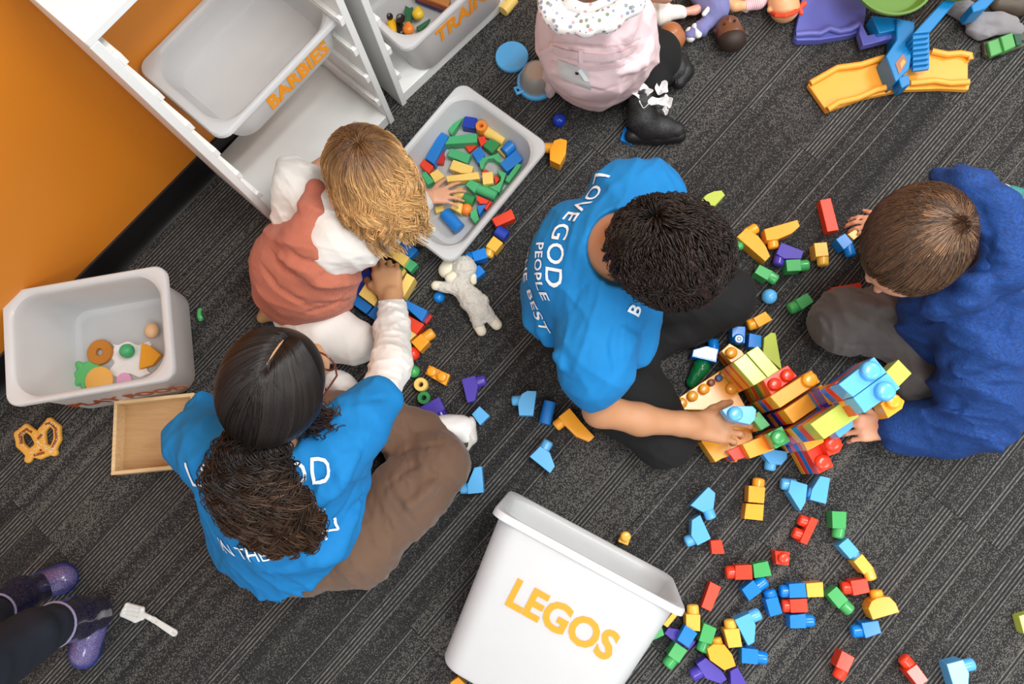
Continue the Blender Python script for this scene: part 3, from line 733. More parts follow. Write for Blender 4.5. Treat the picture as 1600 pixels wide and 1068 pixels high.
W_('dark blue block alongside the coral dress', 'deepblue', [(551, 462), (553, 450), (566, 424), (577, 418), (582, 430), (563, 462)], .03)
W_('yellow trapezoid block left of the wrist', 'yellow', [(560, 459.5), (576.5, 433), (590.6, 468), (584.5, 478)], .045, .01)
W_('blue block by the dress hem', 'blue', [(549.5, 474), (559, 461), (582, 478), (572, 490.5)], .03)
W_('blue block partly under the white cuff', 'blue', [(574, 492), (584, 480), (595, 471), (603, 488), (588, 502)], .03)
W_('green corner below the blue block by the cuff', 'green', [(588, 503), (595, 497), (602, 505), (597, 511)], .025)
W_('green block between the pale yellow and blue blocks', 'darkgreen', [(618, 465), (624, 459), (633.5, 469), (630, 477), (622, 474)], .025)
W_('bright blue long block on the red one', 'blue', [(630.5, 477), (635.5, 468.5), (668, 485), (659, 502)], .045, .015)
W_('red long block right of the white sleeve', 'red', [(628, 487), (662.5, 506), (651, 521.5), (628, 508)], .035)
W_('dark red end of the block under the blue one', 'darkred', [(662, 502), (671.6, 490), (675.5, 494), (665, 507)], .014)
W_('yellow block between the red one and the orange brick', 'yellow', [(628, 508.5), (634, 508.5), (651, 522), (638, 534), (628, 529)], .03)
W_('dark green sliver by the sleeve and red bead', 'darkgreen', [(630, 538), (640, 537), (644, 545), (632, 546)], .02)

# ---- wooden blocks in the tray
T0 = .0045
T_ = lambda lab, col, poly, z1=.034, z0=T0: brick(lab+' in the tray', col, poly, z1=z1, z0=z0, wood=True)
T_('green triangle block in the top corner', 'green', [(698, 199), (725, 182.5), (705, 210)])
T_('dark blue cube nearest the top corner', 'deepblue', [(726, 181), (746, 184), (742.5, 200.5), (722, 197.5)], .036)
ringbead('orange drilled cylinder standing in the tray', 'orange', 752, 196, 9.5, T0, .046, .3)
rod('yellow cylinder lying along the upper rim in the tray', 'yellow', 760, 205, 789, 221, 9, .021)
rod('short blue shiny cylinder by the right wall of the tray', 'blue', 787.5, 238, 801, 226, 9, .035)
T_('yellow corner piece under the short blue cylinder', 'yellow', [(776, 233.5), (786, 224.5), (790, 247)], .02)
T_('long green block lying level', 'green', [(695, 225), (702, 213), (745, 208), (745.5, 222)], .04)
T_('red block end right of the long green one', 'red', [(746, 214), (757.5, 212), (760, 221.5), (751.5, 229)], .03)
T_('red triangle under the long green block', 'red', [(726, 228), (746, 226), (733.5, 238)], .02)
T_('dark green cube in the upper middle', 'darkgreen', [(754.5, 227.5), (766.5, 215.5), (781, 224.5), (769, 239)], .036)
T_('long blue block at the left', 'blue', [(664.5, 247), (688, 205), (701, 212), (678, 256)], .045)
T_('red piece under the long blue block', 'darkred', [(681, 254.5), (693, 235), (694.5, 244), (692, 255)], .025)
T_('orange-red cube below the long blue block', 'red', [(655.5, 257.5), (662, 248), (677, 259), (670, 271)], .036)
T_('short green block in the middle', 'green', [(699, 243), (704, 231), (736, 241), (730, 255)])
T_('blue block leaning on the green arch', 'blue', [(736.5, 238), (751, 228), (758, 242), (747, 254.5)])
T_('yellow block below the short green one', 'yellow', [(702, 263.5), (708, 249), (740, 260), (736, 271), (720, 270)])
T_('green arch block lying in the centre right', 'green', [(747, 248), (780, 239), (783, 254), (778, 253), (771, 247), (762, 248), (757, 254), (754.5, 263.5), (751, 263.5)], .032)
T_('blue oblong block at the right wall', 'blue', [(781, 255), (805.5, 234), (817.5, 248.5), (792, 268)], .036)
T_('green long block along the right wall', 'green', [(789, 281.5), (808, 254.5), (815, 257.5), (795, 285)], .034)
T_('long thin yellow block level in the middle', 'yellow', [(697, 275), (747, 268), (750, 279), (699, 284)], .04, .012)
T_('yellow prism beside the orange-red cube', 'yellow', [(671, 271), (684, 264), (695, 275.5), (679.5, 285)])
T_('green block by the blonde hair', 'green', [(658, 272), (665, 267), (678, 283), (668, 289)])
T_('pale yellow cube on a red block', 'yellow', [(753, 269.5), (770, 268), (771, 286), (754.5, 288)], .045)
T_('red slice right of the pale yellow cube', 'red', [(772, 273), (781.5, 278.5), (774, 288)], .02)
T_('red tip above the pale yellow cube', 'red', [(751, 270), (759, 263.5), (764, 267), (762, 272)], .02)
T_('green curved arch by the lower right wall', 'green', [(776, 264.5), (791, 270), (780, 300.5), (763.5, 292), (775.5, 288.5), (781.5, 282.5), (783, 276.5), (778.5, 270.5)], .036)
T_('green cube joined to a green cylinder', 'green', [(727, 288.5), (735, 280), (748.5, 286), (741, 300.5)], .036)
rod('green cylinder lying below the pale yellow cube in the tray', 'green', 745.5, 293, 776, 307, 8.5, .021)
rod('yellow cylinder near the girls fingers in the tray', 'yellow', 708, 305, 724, 301, 9.5, .022)
rod('shiny green short cylinder in the tray', 'darkgreen', 725, 309, 741, 315, 9, .021)
T_('yellow cube under the yellow cylinder', 'yellow', [(703.5, 324.5), (709.5, 315.5), (723, 317), (720, 333)])
bead('orange bead beside the yellow cube in the tray', 'orange', 729, 327, 9.5, .016, True, (0.2, -1, 0.3))
T_('red half-round block by the lower rim', 'red', [(745, 305), (764, 313), (760, 318), (750, 318), (745.5, 312.5)])
T_('blue triangle block by the lower rim', 'blue', [(745, 321), (760, 318.5), (748.5, 336)])
T_('green half-round block by the lower rim', 'green', [(735, 330.5), (744, 324), (748.5, 342.5), (742.5, 348.5), (735, 339.5)])
T_('red sliver of block at the right wall', 'red', [(756, 324.5), (765, 314), (768, 315), (760, 328)], .03)
T_('yellow block under the girls hand', 'yellow', [(679, 323), (693, 320), (695, 329), (681, 332)], .025)
rod('blue cylinder lying alone in the lower part of the tray', 'blue', 694.5, 332, 718.5, 358, 10, .022)
T_('small flat red block in the lowest corner', 'red', [(660, 371), (667.5, 365), (682, 375), (677, 381.5)], .014)
T_('white paper scrap', 'cream', [(661, 352), (666, 345), (681, 354), (678, 362)], .007)
# ================================================================= PEOPLE: helpers
def V3(x): return Vector(x)
def dirpx(x0, y0, x1, y1, z=0.2, dz=0.0):
    v = P(x1, y1, z)-P(x0, y0, z); v.z += dz; return v.normalized()
def add_hand(S, wrist, d, n, sc=1.0, thumb=1, curl=(0.35, 0.4, 0.45, 0.5), tcurl=0.3, splay=0.10, tsplay=0.8, palm=1.0):
    """wrist: point; d: towards the fingers; n: out of the back of the hand; thumb=+1: on the n x d side"""
    d = d.normalized(); n = (n-d*n.dot(d)).normalized(); lat = n.cross(d).normalized()*thumb     # lat points to the thumb side
    w = Vector(wrist)
    offs = (0.030, 0.010, -0.010, -0.028); lens = (0.92, 1.0, 0.94, 0.76); rads = (0.0088, 0.0090, 0.0086, 0.0076)
    for o, l, r, c, i in zip(offs, lens, rads, curl, range(4)):
        kn = w+d*(0.082-0.006*abs(i-1))*sc+lat*o*sc
        S.cap((w+d*0.008*sc+lat*o*0.55*sc-n*0.003, 0.0165*sc), (kn-n*0.004*sc, 0.0125*sc), 0.012*sc, flat=(n, 0.85))
        dd = (d+lat*(o/0.030)*splay).normalized(); p = kn; ax = dd.cross(n).normalized(); rr = r*sc
        for L_, k in ((0.044, 0.6), (0.027, 1.1), (0.022, 0.8)):
            dd = (Matrix.Rotation(-c*k, 3, ax) @ dd).normalized()
            q = p+dd*L_*l*sc; S.cap((p, rr*1.04), (q, rr*0.93), 0.004*sc); p = q; rr *= 0.93
    b = w+d*0.022*sc+lat*0.020*sc-n*0.006*sc
    td = (d*0.75+lat*tsplay-n*0.25).normalized(); ax = td.cross(n).normalized(); p = b; rr = 0.0135*sc
    for L_, k, bend in ((0.042, 0.0, 0), (0.034, 0.8, -0.5), (0.026, 0.9, -0.3)):
        td = (Matrix.Rotation(-tcurl*k, 3, ax) @ td - lat*0.25*k*tcurl*2 + d*0.15*k).normalized()
        q = p+td*L_*sc; S.cap((p, rr), (q, rr*0.84), 0.006*sc); p = q; rr *= 0.84
    return S

class Hair:
    """strands grown step by step over a head; kept outside a list of ellipsoids/balls"""
    def __init__(s, C, R, r): s.C = np.array(C); s.R = np.array(R); s.r = np.array(r); s.col = []
    def local(s, p): return ((p-s.C) @ s.R)/s.r
    def world(s, q): return (q*s.r) @ s.R.T+s.C
    def push(s, p, lay):
        q = s.local(p); l = np.linalg.norm(q, axis=1); m = l < 1+lay
        q[m] = q[m]/np.maximum(l[m], 1e-6)[:, None]*(1+lay[m])[:, None]; return s.world(q)
def strands_mesh(name, paths, rad, cols, sides=3):
    """paths (N,M,3); rad (M,) or (N,M); cols (N,M,3)"""
    N, M, _ = paths.shape
    t = np.gradient(paths, axis=1); t /= np.maximum(np.linalg.norm(t, axis=2, keepdims=True), 1e-9)
    up = np.zeros_like(t); up[..., 2] = 1; up += 0.15
    a = np.cross(t, up); a /= np.maximum(np.linalg.norm(a, axis=2, keepdims=True), 1e-9); b = np.cross(t, a)
    rad = np.broadcast_to(rad, (N, M))
    vs = np.stack([paths+(a*math.cos(2*math.pi*k/sides)+b*math.sin(2*math.pi*k/sides))*rad[..., None] for k in range(sides)], 2)  # N M S 3
    idx = np.arange(N*M*sides).reshape(N, M, sides)
    f = []
    for k in range(sides):
        k2 = (k+1) % sides
        f.append(np.stack([idx[:, :-1, k], idx[:, :-1, k2], idx[:, 1:, k2], idx[:, 1:, k]], -1).reshape(-1, 4))
    f = np.concatenate(f)
    me = bpy.data.meshes.new(name); me.vertices.add(N*M*sides); me.vertices.foreach_set('co', vs.astype(np.float32).ravel())
    me.loops.add(len(f)*4); me.loops.foreach_set('vertex_index', f.astype(np.int32).ravel()); me.polygons.add(len(f))
    me.polygons.foreach_set('loop_start', np.arange(0, len(f)*4, 4, dtype=np.int32)); me.update(calc_edges=True)
    c4 = np.ones((N, M, sides, 4), dtype=np.float32); c4[..., :3] = cols[:, :, None, :]
    at = me.color_attributes.new('tint', 'FLOAT_COLOR', 'POINT'); at.data.foreach_set('color', c4.ravel())
    me.shade_smooth(); return me
def hair_mat(name, rough=0.38, spec=0.5):
    t = NT(name); a = t.node('ShaderNodeAttribute', attribute_name='tint')
    t.setp(Base_Color=a.outputs['Color'], Roughness=rough); t.b.inputs['Specular IOR Level'].default_value = spec
    return t.m
def grow(H, roots, dirs, n, step, grav=0.05, noise=0.05, nfreq=18, lay=None, balls=(), cling=0.0, reach=1.7, pull=None, seed=1, stiff=1.0):
    """roots (N,3) world, dirs (N,3) -> (N,n,3)"""
    p = roots.copy(); d = dirs/np.linalg.norm(dirs, axis=1, keepdims=True); out = [p.copy()]
    lay = np.zeros(len(p)) if lay is None else lay
    g = np.array([0, 0, -1.0])
    for k in range(n-1):
        f = nfreq
        nz = np.stack([vnoise(p[:, 0]*f, p[:, 1]*f, p[:, 2]*f, seed+i*7)*2-1 for i in range(3)], 1)
        gg = grav(k/n) if callable(grav) else grav
        d = d*stiff+g*gg+nz*noise
        if pull is not None: d = d+pull(p, k/n)
        d /= np.linalg.norm(d, axis=1, keepdims=True)
        q = p+d*(step if np.isscalar(step) else step[:, None])
        if callable(cling) or cling > 0:
            cg = cling(k/n) if callable(cling) else cling
            ql = H.local(q); l = np.linalg.norm(ql, axis=1); mm = (l > 1+lay) & (l < reach)
            tg = ql/np.maximum(l, 1e-6)[:, None]*(1+lay)[:, None]; ql[mm] = ql[mm]*(1-cg)+tg[mm]*cg; q = H.world(ql)
        q = H.push(q, lay)
        for (c, r) in balls:
            v = q-np.array(c); l = np.linalg.norm(v, axis=1); rr = r+lay*0.06; m = l < rr
            q[m] = np.array(c)+v[m]/np.maximum(l[m], 1e-6)[:, None]*rr[m][:, None]
        q[:, 2] = np.maximum(q[:, 2], 0.006)
        d = q-p; d /= np.maximum(np.linalg.norm(d, axis=1, keepdims=True), 1e-9); p = q; out.append(p.copy())
    return np.stack(out, 1)
def clumpwave(paths, nclump, amp, wl, seed=3, step=0.01, tight=0.3, var=0.35):
    """strands gathered into locks and curled together; amp(s) in metres, wl wavelength"""
    r = np.random.default_rng(seed); N, M, _ = paths.shape
    cl = r.integers(0, N, nclump); ends = paths[:, M//2]; ce = ends[cl]
    di = ((ends[:, None, :]-ce[None])**2).sum(2).argmin(1)
    leader = paths[cl[di]]
    s = np.linspace(0, 1, M)
    wgt = (tight*s**1.3)[None, :, None]
    q = paths*(1-wgt)+(leader+(paths[:, :1]-leader[:, :1])*0.35)*wgt
    t = np.gradient(q, axis=1); t /= np.maximum(np.linalg.norm(t, axis=2, keepdims=True), 1e-9)
    up = np.array([0.1, 0.05, 1.0]); a = np.cross(t, up); a /= np.maximum(np.linalg.norm(a, axis=2, keepdims=True), 1e-9); b = np.cross(a, t)
    ph = r.uniform(0, 2*math.pi, nclump)[di]; w = wl*r.uniform(1-var, 1+var, nclump)[di]
    L = s*step*M; phi = 2*math.pi*L[None]/w[:, None]+ph[:, None]+r.normal(0, 0.25, N)[:, None]
    A = np.array([amp(x) for x in s])[None]*r.uniform(0.6, 1.3, nclump)[di][:, None]
    return q+a*(np.cos(phi)*A)[..., None]+b*(np.abs(np.sin(phi))*A)[..., None]*0.8
def shade(N, M, base, var, tipc=None, seed=2, tipf=None, roots=None):
    r = np.random.default_rng(seed); c = np.array(srgb(base)[:3]); v = r.lognormal(0, var, N)
    if roots is not None:
        q = roots; v = v*(0.45+1.1*vnoise(q[:, 0]*130, q[:, 1]*130, q[:, 2]*130, 8))
    out = np.broadcast_to(c, (N, M, 3))*v[:, None, None]
    if tipc is not None:
        s = np.linspace(0, 1, M) if tipf is None else tipf
        k = np.clip(s, 0, 1); k = np.broadcast_to(k, (N, M))
        out = out*(1-k[..., None])+np.array(srgb(tipc)[:3])*v[:, None, None]*k[..., None]
    return np.clip(out, 0, 1)
def basis(fx, up=(0, 0, 1)):
    """columns: forward, side, up'"""
    f = Vector(fx).normalized(); s = Vector(up).cross(f).normalized(); u = f.cross(s)
    return Matrix((f, s, u)).transposed()
def decal(name, text, size, px, py, z0, rpx, target, mat, parent, off=-0.002, sx=1.0, lift=0.003, dirv=None, spacing=1.0):
    """print lying on a garment: flat letters dropped along the surface normal. rpx=(dx,dy) reading direction in the photograph"""
    me0 = target.data; g = ORG[target]
    bvh = BVHTree.FromPolygons([v.co+g for v in me0.vertices], [p.vertices for p in me0.polygons])
    o = Vector((0, 0, CAM_H)); d = (P(px, py, 0)-o).normalized()
    h, n, _, _ = bvh.ray_cast(o, d)
    if h is None: return None
    if dirv is not None: n = Vector(dirv).normalized()
    r = P(px+rpx[0], py+rpx[1], h.z)-P(px, py, h.z); r = (r-n*r.dot(n)).normalized(); u = n.cross(r)
    me = text_mesh(text, size, off, ext=0.0, spacing=spacing)
    bm = bmesh.new(); bm.from_mesh(me); bmesh.ops.triangulate(bm, faces=bm.faces)
    for _ in range(5):
        es = [e for e in bm.edges if e.calc_length() > 0.006]
        if not es: break
        bmesh.ops.subdivide_edges(bm, edges=es, cuts=1); bmesh.ops.triangulate(bm, faces=[f for f in bm.faces if len(f.verts) > 3])
    kill = []
    for v in bm.verts:
        q = h+r*v.co.x*sx+u*v.co.y+n*0.10
        hh, nn, _, _ = bvh.ray_cast(q, -n)
        if hh is None: kill.append(v)
        else: v.co = hh+nn*lift
    bmesh.ops.delete(bm, geom=kill, context='VERTS')
    bm.to_mesh(me); bm.free(); me.materials.clear(); me.shade_smooth()
    return link(name, me, mat, parent)

SKIN_A = skin('skin_light', '#dfa989'); SKIN_B = skin('skin_tan', '#c99b72'); SKIN_C = skin('skin_warm', '#bd8c66')
BLUE = cloth('blue_tee', '#007cc0', '#0072b3', 0.85, 900, 0.25, 0.0)
WHITEC = cloth('white_jersey', '#e9e7e2', '#dedbd5', 0.9, 1200, 0.25)
BLACKC = cloth('black_trousers', '#0d0d0f', '#0a0a0b', 0.9, 1500, 0.3, 0.0)
BROWNC = cloth('brown_trousers', '#6e5340', '#644a39', 0.85, 1500, 0.3)
GREYC = cloth('grey_trousers', '#5f5c5a', '#524f4e', 0.75, 1500, 0.3)
PRINT = plastic('white_print', '#e8f2f8', 0.6, 0.02)
def corduroy():
    t = NT('coral_corduroy'); c = t.coord(rot=(0, 0, 0.5))
    w = t.node('ShaderNodeTexWave'); w.inputs['Scale'].default_value = 95; w.inputs['Distortion'].default_value = 1.2; w.inputs['Detail'].default_value = 1; w.inputs['Detail Scale'].default_value = 0.6
    t.link(c, w.inputs[0]); v = t.noise(t.coord(), 8, 3)
    t.setp(Base_Color=t.mix(v, srgb('#cb7960'), srgb('#b9664e')), Roughness=0.9, Sheen_Weight=0.15); t.bump(w.outputs[1], 0.6, 0.002); return t.m
CORD = corduroy()
def heather(name, c1, c2):
    t = NT(name); v = t.noise(t.coord(scale=(1, 1, 6)), 120, 4, 0.7); t.setp(Base_Color=t.ramp(v, [(0.35, srgb(c1)), (0.65, srgb(c2))]), Roughness=0.85)
    t.bump(t.noise(t.coord(), 30, 2), 0.05, 0.003); return t.m
NAVY = heather('navy_heather_knit', '#06275a', '#0c4692')

# ================================================================= WOMAN
def woman():
    e = empty('person', P(480, 800), 'woman with long dark hair in blue tee and brown trousers, reaching for a red peg', 'person')
    hc, hr = J(425, 605, .70, 72)
    fdir = dirpx(405, 640, 466, 522, .7, -0.10)                 # face looks to the upper right and down
    R = basis(fdir)
    hc2 = P(428, 603, .70)
    # body: head, neck, torso, arms and hands in one surface
    S = SDF(0.0045)
    S.ell(hc2, (0.095, 0.073, 0.105), R, 0.02)
    S.cap((hc2+fdir*0.03-Vector((0, 0, .05)), .060), (hc2+fdir*0.075-Vector((0, 0, .075)), .035), 0.03)          # jaw
    S.cap((hc2+fdir*0.088-Vector((0, 0, .015)), .011), (hc2+fdir*0.112-Vector((0, 0, .04)), .010), 0.012)         # nose
    for sd in (-1, 1):
        ec = hc2+R.col[1]*sd*0.074-Vector((0, 0, .018)); S.ell(ec, (0.02, 0.008, 0.03), R, 0.006)               # ears
        S.ell(hc2+fdir*0.088+R.col[1]*sd*0.031+Vector((0, 0, .0)), (0.012, 0.015, 0.011), R, 0.008, 'sub')
        S.ell(hc2+fdir*0.082+R.col[1]*sd*0.031+Vector((0, 0, .0)), (0.012, 0.012, 0.012), R, 0.004)
    S.cap((hc2+fdir*0.088-Vector((0, 0, .062)), .009), (hc2+fdir*0.09+R.col[1]*.012-Vector((0, 0, .062)), .008), 0.01)  # lips
    S.cap((hc2-fdir*0.01-Vector((0, 0, .05)), .05), J(420, 690, .54, 34), 0.03)
    S.chain([J(420, 700, .50, 50), J(442, 765, .36, 66), J(462, 840, .18, 58)], 0.05)
    S.chain([J(430, 710, .50, 30), J(515, 705, .48, 28), J(590, 628, .36, 23)], 0.03)
    S.chain([J(430, 710, .50, 30), J(320, 700, .47, 28), J(330, 650, .32, 22), J(400, 590, .22, 19), J(440, 545, .14, 16)], 0.03)
    S.chain([J(590, 628, .36, 23), J(612, 570, .25, 20), J(613, 480, .085, 16), J(612, 462, .075, 15)], 0.02)
    w = P(611, 466, .075); dd = dirpx(611, 466, 599, 405, .08)+Vector((0, 0, -0.12))
    add_hand(S, w, dd, Vector((0.05, 0.05, 1)), 1.0, -1 if False else 1, (0.75, 0.85, 0.95, 1.0), 0.45, 0.02, 0.62)
    w2 = P(440, 545, .14); add_hand(S, w2, dirpx(440, 545, 480, 500, .1, -.5), Vector((0, 0, 1)), 0.95, -1, (0.5, .5, .5, .5))
    body = S.build('body', SKIN_B, e)
    # white long sleeve
    S = SDF(0.0042); S.chain([J(583, 640, .37, 27), J(611, 570, .26, 28), J(613, 515, .14, 24), J(613, 476, .085, 20.5)], 0.02)
    S.plane(P(612.5, 473.5, .083), dirpx(613, 480, 612, 470, .08), 0.003)
    S.post.append(folds(0.0045, 42, (0.1, 1, 0.3), 4)); S.post.append(folds(0.003, 85, (0.3, 1, 0.2), 9))
    S.build('undershirt_sleeve', WHITEC, e)
    # tee
    S = SDF(0.0045)
    S.chain([J(432, 712, .49, 58), J(445, 775, .37, 90), J(462, 852, .16, 90)], 0.05)
    S.cap(J(470, 780, .25, 95), J(508, 850, .14, 70), 0.05); S.cap(J(470, 850, .14, 84), J(512, 893, .06, 50), 0.04); S.cap(J(400, 740, .40, 78), J(425, 850, .15, 80), 0.05)
    S.cap(J(440, 860, .12, 70), J(398, 868, .07, 30), 0.04)
    S.chain([J(430, 712, .49, 46), J(512, 708, .475, 42), J(560, 660, .42, 40), J(590, 625, .375, 36)], 0.04)
    S.chain([J(430, 712, .49, 46), J(330, 702, .47, 42), J(305, 688, .43, 38), J(325, 655, .36, 32)], 0.04)
    S.cap(J(535, 700, .43, 36), J(530, 800, .24, 34), 0.06); S.cap(J(470, 740, .43, 60), J(480, 800, .32, 60), 0.05)
    S.plane(P(601, 606, .38), dirpx(590, 625, 603, 590, .38, -.25), 0.004)
    S.post.append(folds(0.010, 11, (0.75, -0.6, 0.2), 11)); S.post.append(folds(0.005, 24, (0.9, 0.4, 0.3), 17)); S.post.append(bmpy(0.004, 9, 3))
    S.creases([([(562, 690), (525, 735), (480, 752)], .010, -1), ([(572, 730), (535, 800), (470, 855), (410, 872)], .010, -1), ([(566, 760), (560, 830), (520, 900)], .010, -1), ([(420, 900), (470, 915), (520, 905)], .008, -1), ([(548, 622), (535, 660), (552, 700)], .006, -1), ([(290, 700), (325, 715), (345, 740)], .008, -1),
               ([(555, 715), (515, 765), (470, 790)], .012, 1), ([(560, 790), (520, 860), (450, 890)], .013, 1), ([(300, 665), (320, 690)], .008, -1), ([(590, 650), (565, 668)], .008, -1), ([(600, 620), (575, 625)], .006, -1)])
    nk = P(415, 668, .60); S.ell(nk, (.075, .075, .085), None, 0.008, 'sub')
    tee = S.build('tee_shirt', BLUE, e, 1)
    decal('shirt_print', 'LOVE GOD', 0.076, 390, 750, .4, (1, -0.05), tee, PRINT, e, 0.0, 0.76, dirv=(-0.1, -0.35, 1))
    decal('shirt_print', 'LOVE PEOPLE', 0.056, 412, 802, .4, (1, -0.2), tee, PRINT, e, 0.0, 0.62, dirv=(0, -0.5, 1))
    decal('shirt_print', 'THE BEST', 0.054, 442, 832, .4, (1, -0.22), tee, PRINT, e, 0.0, 0.7, dirv=(0, -0.6, 1))
    decal('shirt_print', 'IN THE TOWN', 0.054, 424, 864, .4, (1, -0.14), tee, PRINT, e, 0.0, 0.66, dirv=(0, -0.9, 1))
    # trousers
    S = SDF(0.005)
    S.ball(J(470, 850, .11, 74), .04); S.chain([J(500, 850, .10, 60), J(560, 850, .11, 58), J(640, 770, .12, 52), J(682, 726, .115, 47)], 0.04)
    S.chain([J(682, 722, .105, 45), J(640, 690, .08, 38), J(570, 630, .06, 27)], 0.025)
    S.chain([J(430, 800, .11, 50), J(400, 730, .12, 45), J(440, 650, .13, 42), J(520, 650, .11, 34), J(610, 665, .11, 30), J(664, 668, .085, 23)], 0.025)
    S.post.append(folds(0.006, 26, (0.7, 0.7, 0.1), 23)); S.post.append(folds(0.003, 60, (0.9, 0.2, 0.1), 29)); S.post.append(lambda X, Y, Z, d: np.maximum(d, 0.004-Z))
    S.creases([([(588, 735), (640, 700), (690, 692)], .009, -1), ([(600, 765), (640, 728), (665, 722)], .009, -1), ([(572, 835), (600, 846)], .006, -1), ([(575, 855), (606, 868)], .006, -1), ([(575, 878), (600, 886)], .005, -1), ([(615, 655), (640, 672), (668, 676)], .006, -1), ([(640, 790), (690, 750)], .01, 1)])
    S.build('trousers', BROWNC, e, 1)
    # sneakers
    sneaker(e, J(674, 664, .075, 15), J(700, 668, .06, 19), J(722, 668, .055, 17), J(728, 680, .05, 14))
    S = SDF(0.003); S.chain([J(738, 658, .055, 9), J(736, 678, .05, 13), J(724, 700, .04, 10)], .008, flat=((1, .5, 0), .55)); S.build('sole', SOLEM, e)
    S = SDF(0.003); S.chain([J(736, 676, .060, 7), J(727, 694, .052, 7)], .008, flat=((1, .5, 0), .8)); S.build('sole_arch', plastic('dark_grey_rubber', '#3a3835', .6), e)
    for i in range(4):
        m = MB(); m.tube([P(672+i*5, 656, .10), P(675+i*5, 664, .106), P(673+i*5, 672, .10)], .0012, 6); build('sock_pattern', m, BLACKC, e)
    sneaker(e, J(556, 615, .05, 16), J(535, 600, .04, 17), J(524, 594, .035, 15), J(520, 600, .035, 12))
    # glasses
    G = hc2+fdir*0.100-R.col[2]*0.012; m = MB()
    for sd in (-1, 1):
        c_ = G+R.col[1]*sd*0.033
        m.tube([c_+(R.col[1]*math.cos(a)*0.027+R.col[2]*math.sin(a)*0.021) for a in [2*math.pi*k/20 for k in range(21)]], 0.0020, 6)
        m.tube([G+R.col[1]*sd*0.060+R.col[2]*.008, G+R.col[1]*sd*0.076-fdir*0.02+R.col[2]*.006, G+R.col[1]*sd*0.080-fdir*0.10+R.col[2]*.0], 0.0020, 6)
    m.tube([G-R.col[1]*0.008+R.col[2]*.004, G+R.col[1]*0.008+R.col[2]*.004], 0.0018, 6)
    build('glasses', m, plastic('tortoise_frame', '#5a2c22', 0.25), e)
    # hair ------------------------------------------------
    H = Hair(hc2+Vector((0.0, 0, .004)), R, (0.103, 0.084, 0.110)); HM = hair_mat('dark_brown_hair', 0.42, 0.35)
    r = np.random.default_rng(5); N = 4200
    A0 = np.array(P(447, 518, .79)); B0 = np.array(P(410, 580, .81))
    t = r.uniform(-0.05, 1.0, N)**1.0; part = A0+(B0-A0)*t[:, None]; sd = np.where(r.random(N) < .5, -1, 1)
    pd = (B0-A0)/np.linalg.norm(B0-A0); side = np.array([-pd[1], pd[0], 0]); side /= np.linalg.norm(side)
    root = part+side*(sd*0.0036)[:, None]+r.normal(0, .0009, (N, 3)); root = H.push(root-np.array([0, 0, .02]), np.full(N, 0.0))
    q = H.local(root); root = H.world(q/np.linalg.norm(q, axis=1, keepdims=True))
    back = pd*(0.25+0.9*t)[:, None]+np.array([0, 0, 0.0]); d0 = side*sd[:, None]*(1.0-0.55*t)[:, None]+back
    TIE = np.array(P(398, 680, .60))
    # crown fan (behind the part) too
    n2 = 900; ang = r.uniform(-1.35, 1.35, n2); rt2 = np.tile(B0, (n2, 1))+r.normal(0, .003, (n2, 3)); q = H.local(rt2); rt2 = H.world(q/np.linalg.norm(q, axis=1, keepdims=True))
    d2 = pd*np.cos(ang)[:, None]+side*np.sin(ang)[:, None]
    root = np.concatenate([root, rt2]); d0 = np.concatenate([d0, d2]); N += n2
    lay = r.uniform(0.0, 0.045, N)
    def pull(p, s):
        v = TIE-p; l = np.linalg.norm(v, axis=1, keepdims=True); v /= np.maximum(l, 1e-6)
        return v*(0.05+0.55*min(1, s*1.7)**2)
    paths = grow(H, root, d0, 26, 0.0094, 0.02, 0.02, 20, lay, (), cling=0.75, pull=pull, seed=2)
    cols = shade(N, 26, '#1a1310', 0.32, roots=paths[:, 6])
    link('hair', strands_mesh('hair', paths, 0.00095, cols), HM, e)
    qs = [H.local((A0+(B0-A0)*f_)[None])[0] for f_ in np.linspace(-.02, 1, 12)]; qs = [Vector(H.world((q_/np.linalg.norm(q_))[None])[0]) for q_ in qs]
    m = MB(); m.tube(qs, [.0004, .0012, .0015, .0017, .0019, .0019, .0019, .0017, .0015, .0012, .0008, .0004], 6); build('parting', m, SKIN_B, e)
    S = SDF(0.005); S.ell(H.C.tolist(), (0.101, 0.082, 0.108), R, .01); S.cap((Vector(H.C)-fdir*.06-Vector((0, 0, .02)), .045), (Vector(TIE)-Vector((0, 0, .015)), .028), .03)
    S.plane(hc2+fdir*0.070, fdir-Vector((0, 0, 0.9)), .01)
    cap = S.mesh('hair_base', 1); cap_tint(cap, '#17100d'); link('hair_base', cap, HM, e)
    # ponytail
    N = 4600; th = r.uniform(0, 2*math.pi, N); rr_ = np.sqrt(r.random(N)); fly = r.random(N) < .10; rr_[fly] *= r.uniform(1.05, 1.3, fly.sum()); M_ = 60
    Hd = Hair((0, 0, -5), np.eye(3), (.01, .01, .01))
    ctl = [(398, 668, .665, 26), (392, 700, .66, 56), (380, 742, .635, 70), (394, 785, .585, 78), (424, 828, .50, 78), (438, 860, .41, 56)]
    cp = np.array([[*P(x, y, z), w/PPM(x, y, z)] for x, y, z, w in ctl]); kx = np.linspace(0, 1, len(ctl)); ss = np.linspace(0, 1, M_)
    L_ = r.uniform(0.45, 1.10, N)**0.8
    sN = np.minimum(ss[None]*L_[:, None], 1.08); 
    cen = np.stack([np.interp(sN, kx, cp[:, i]) for i in range(4)], -1)
    wob = vnoise(th[:, None]*1.3+3, sN*3.0, rr_[:, None]*2, 4)*2-1
    wid = cen[..., 3]*(0.96+0.30*wob)
    paths = cen[..., :3].copy(); paths[..., 0] += np.cos(th)[:, None]*rr_[:, None]*wid; paths[..., 2] += np.sin(th)[:, None]*rr_[:, None]*0.045*np.minimum(1, sN*3+0.3)-0.01
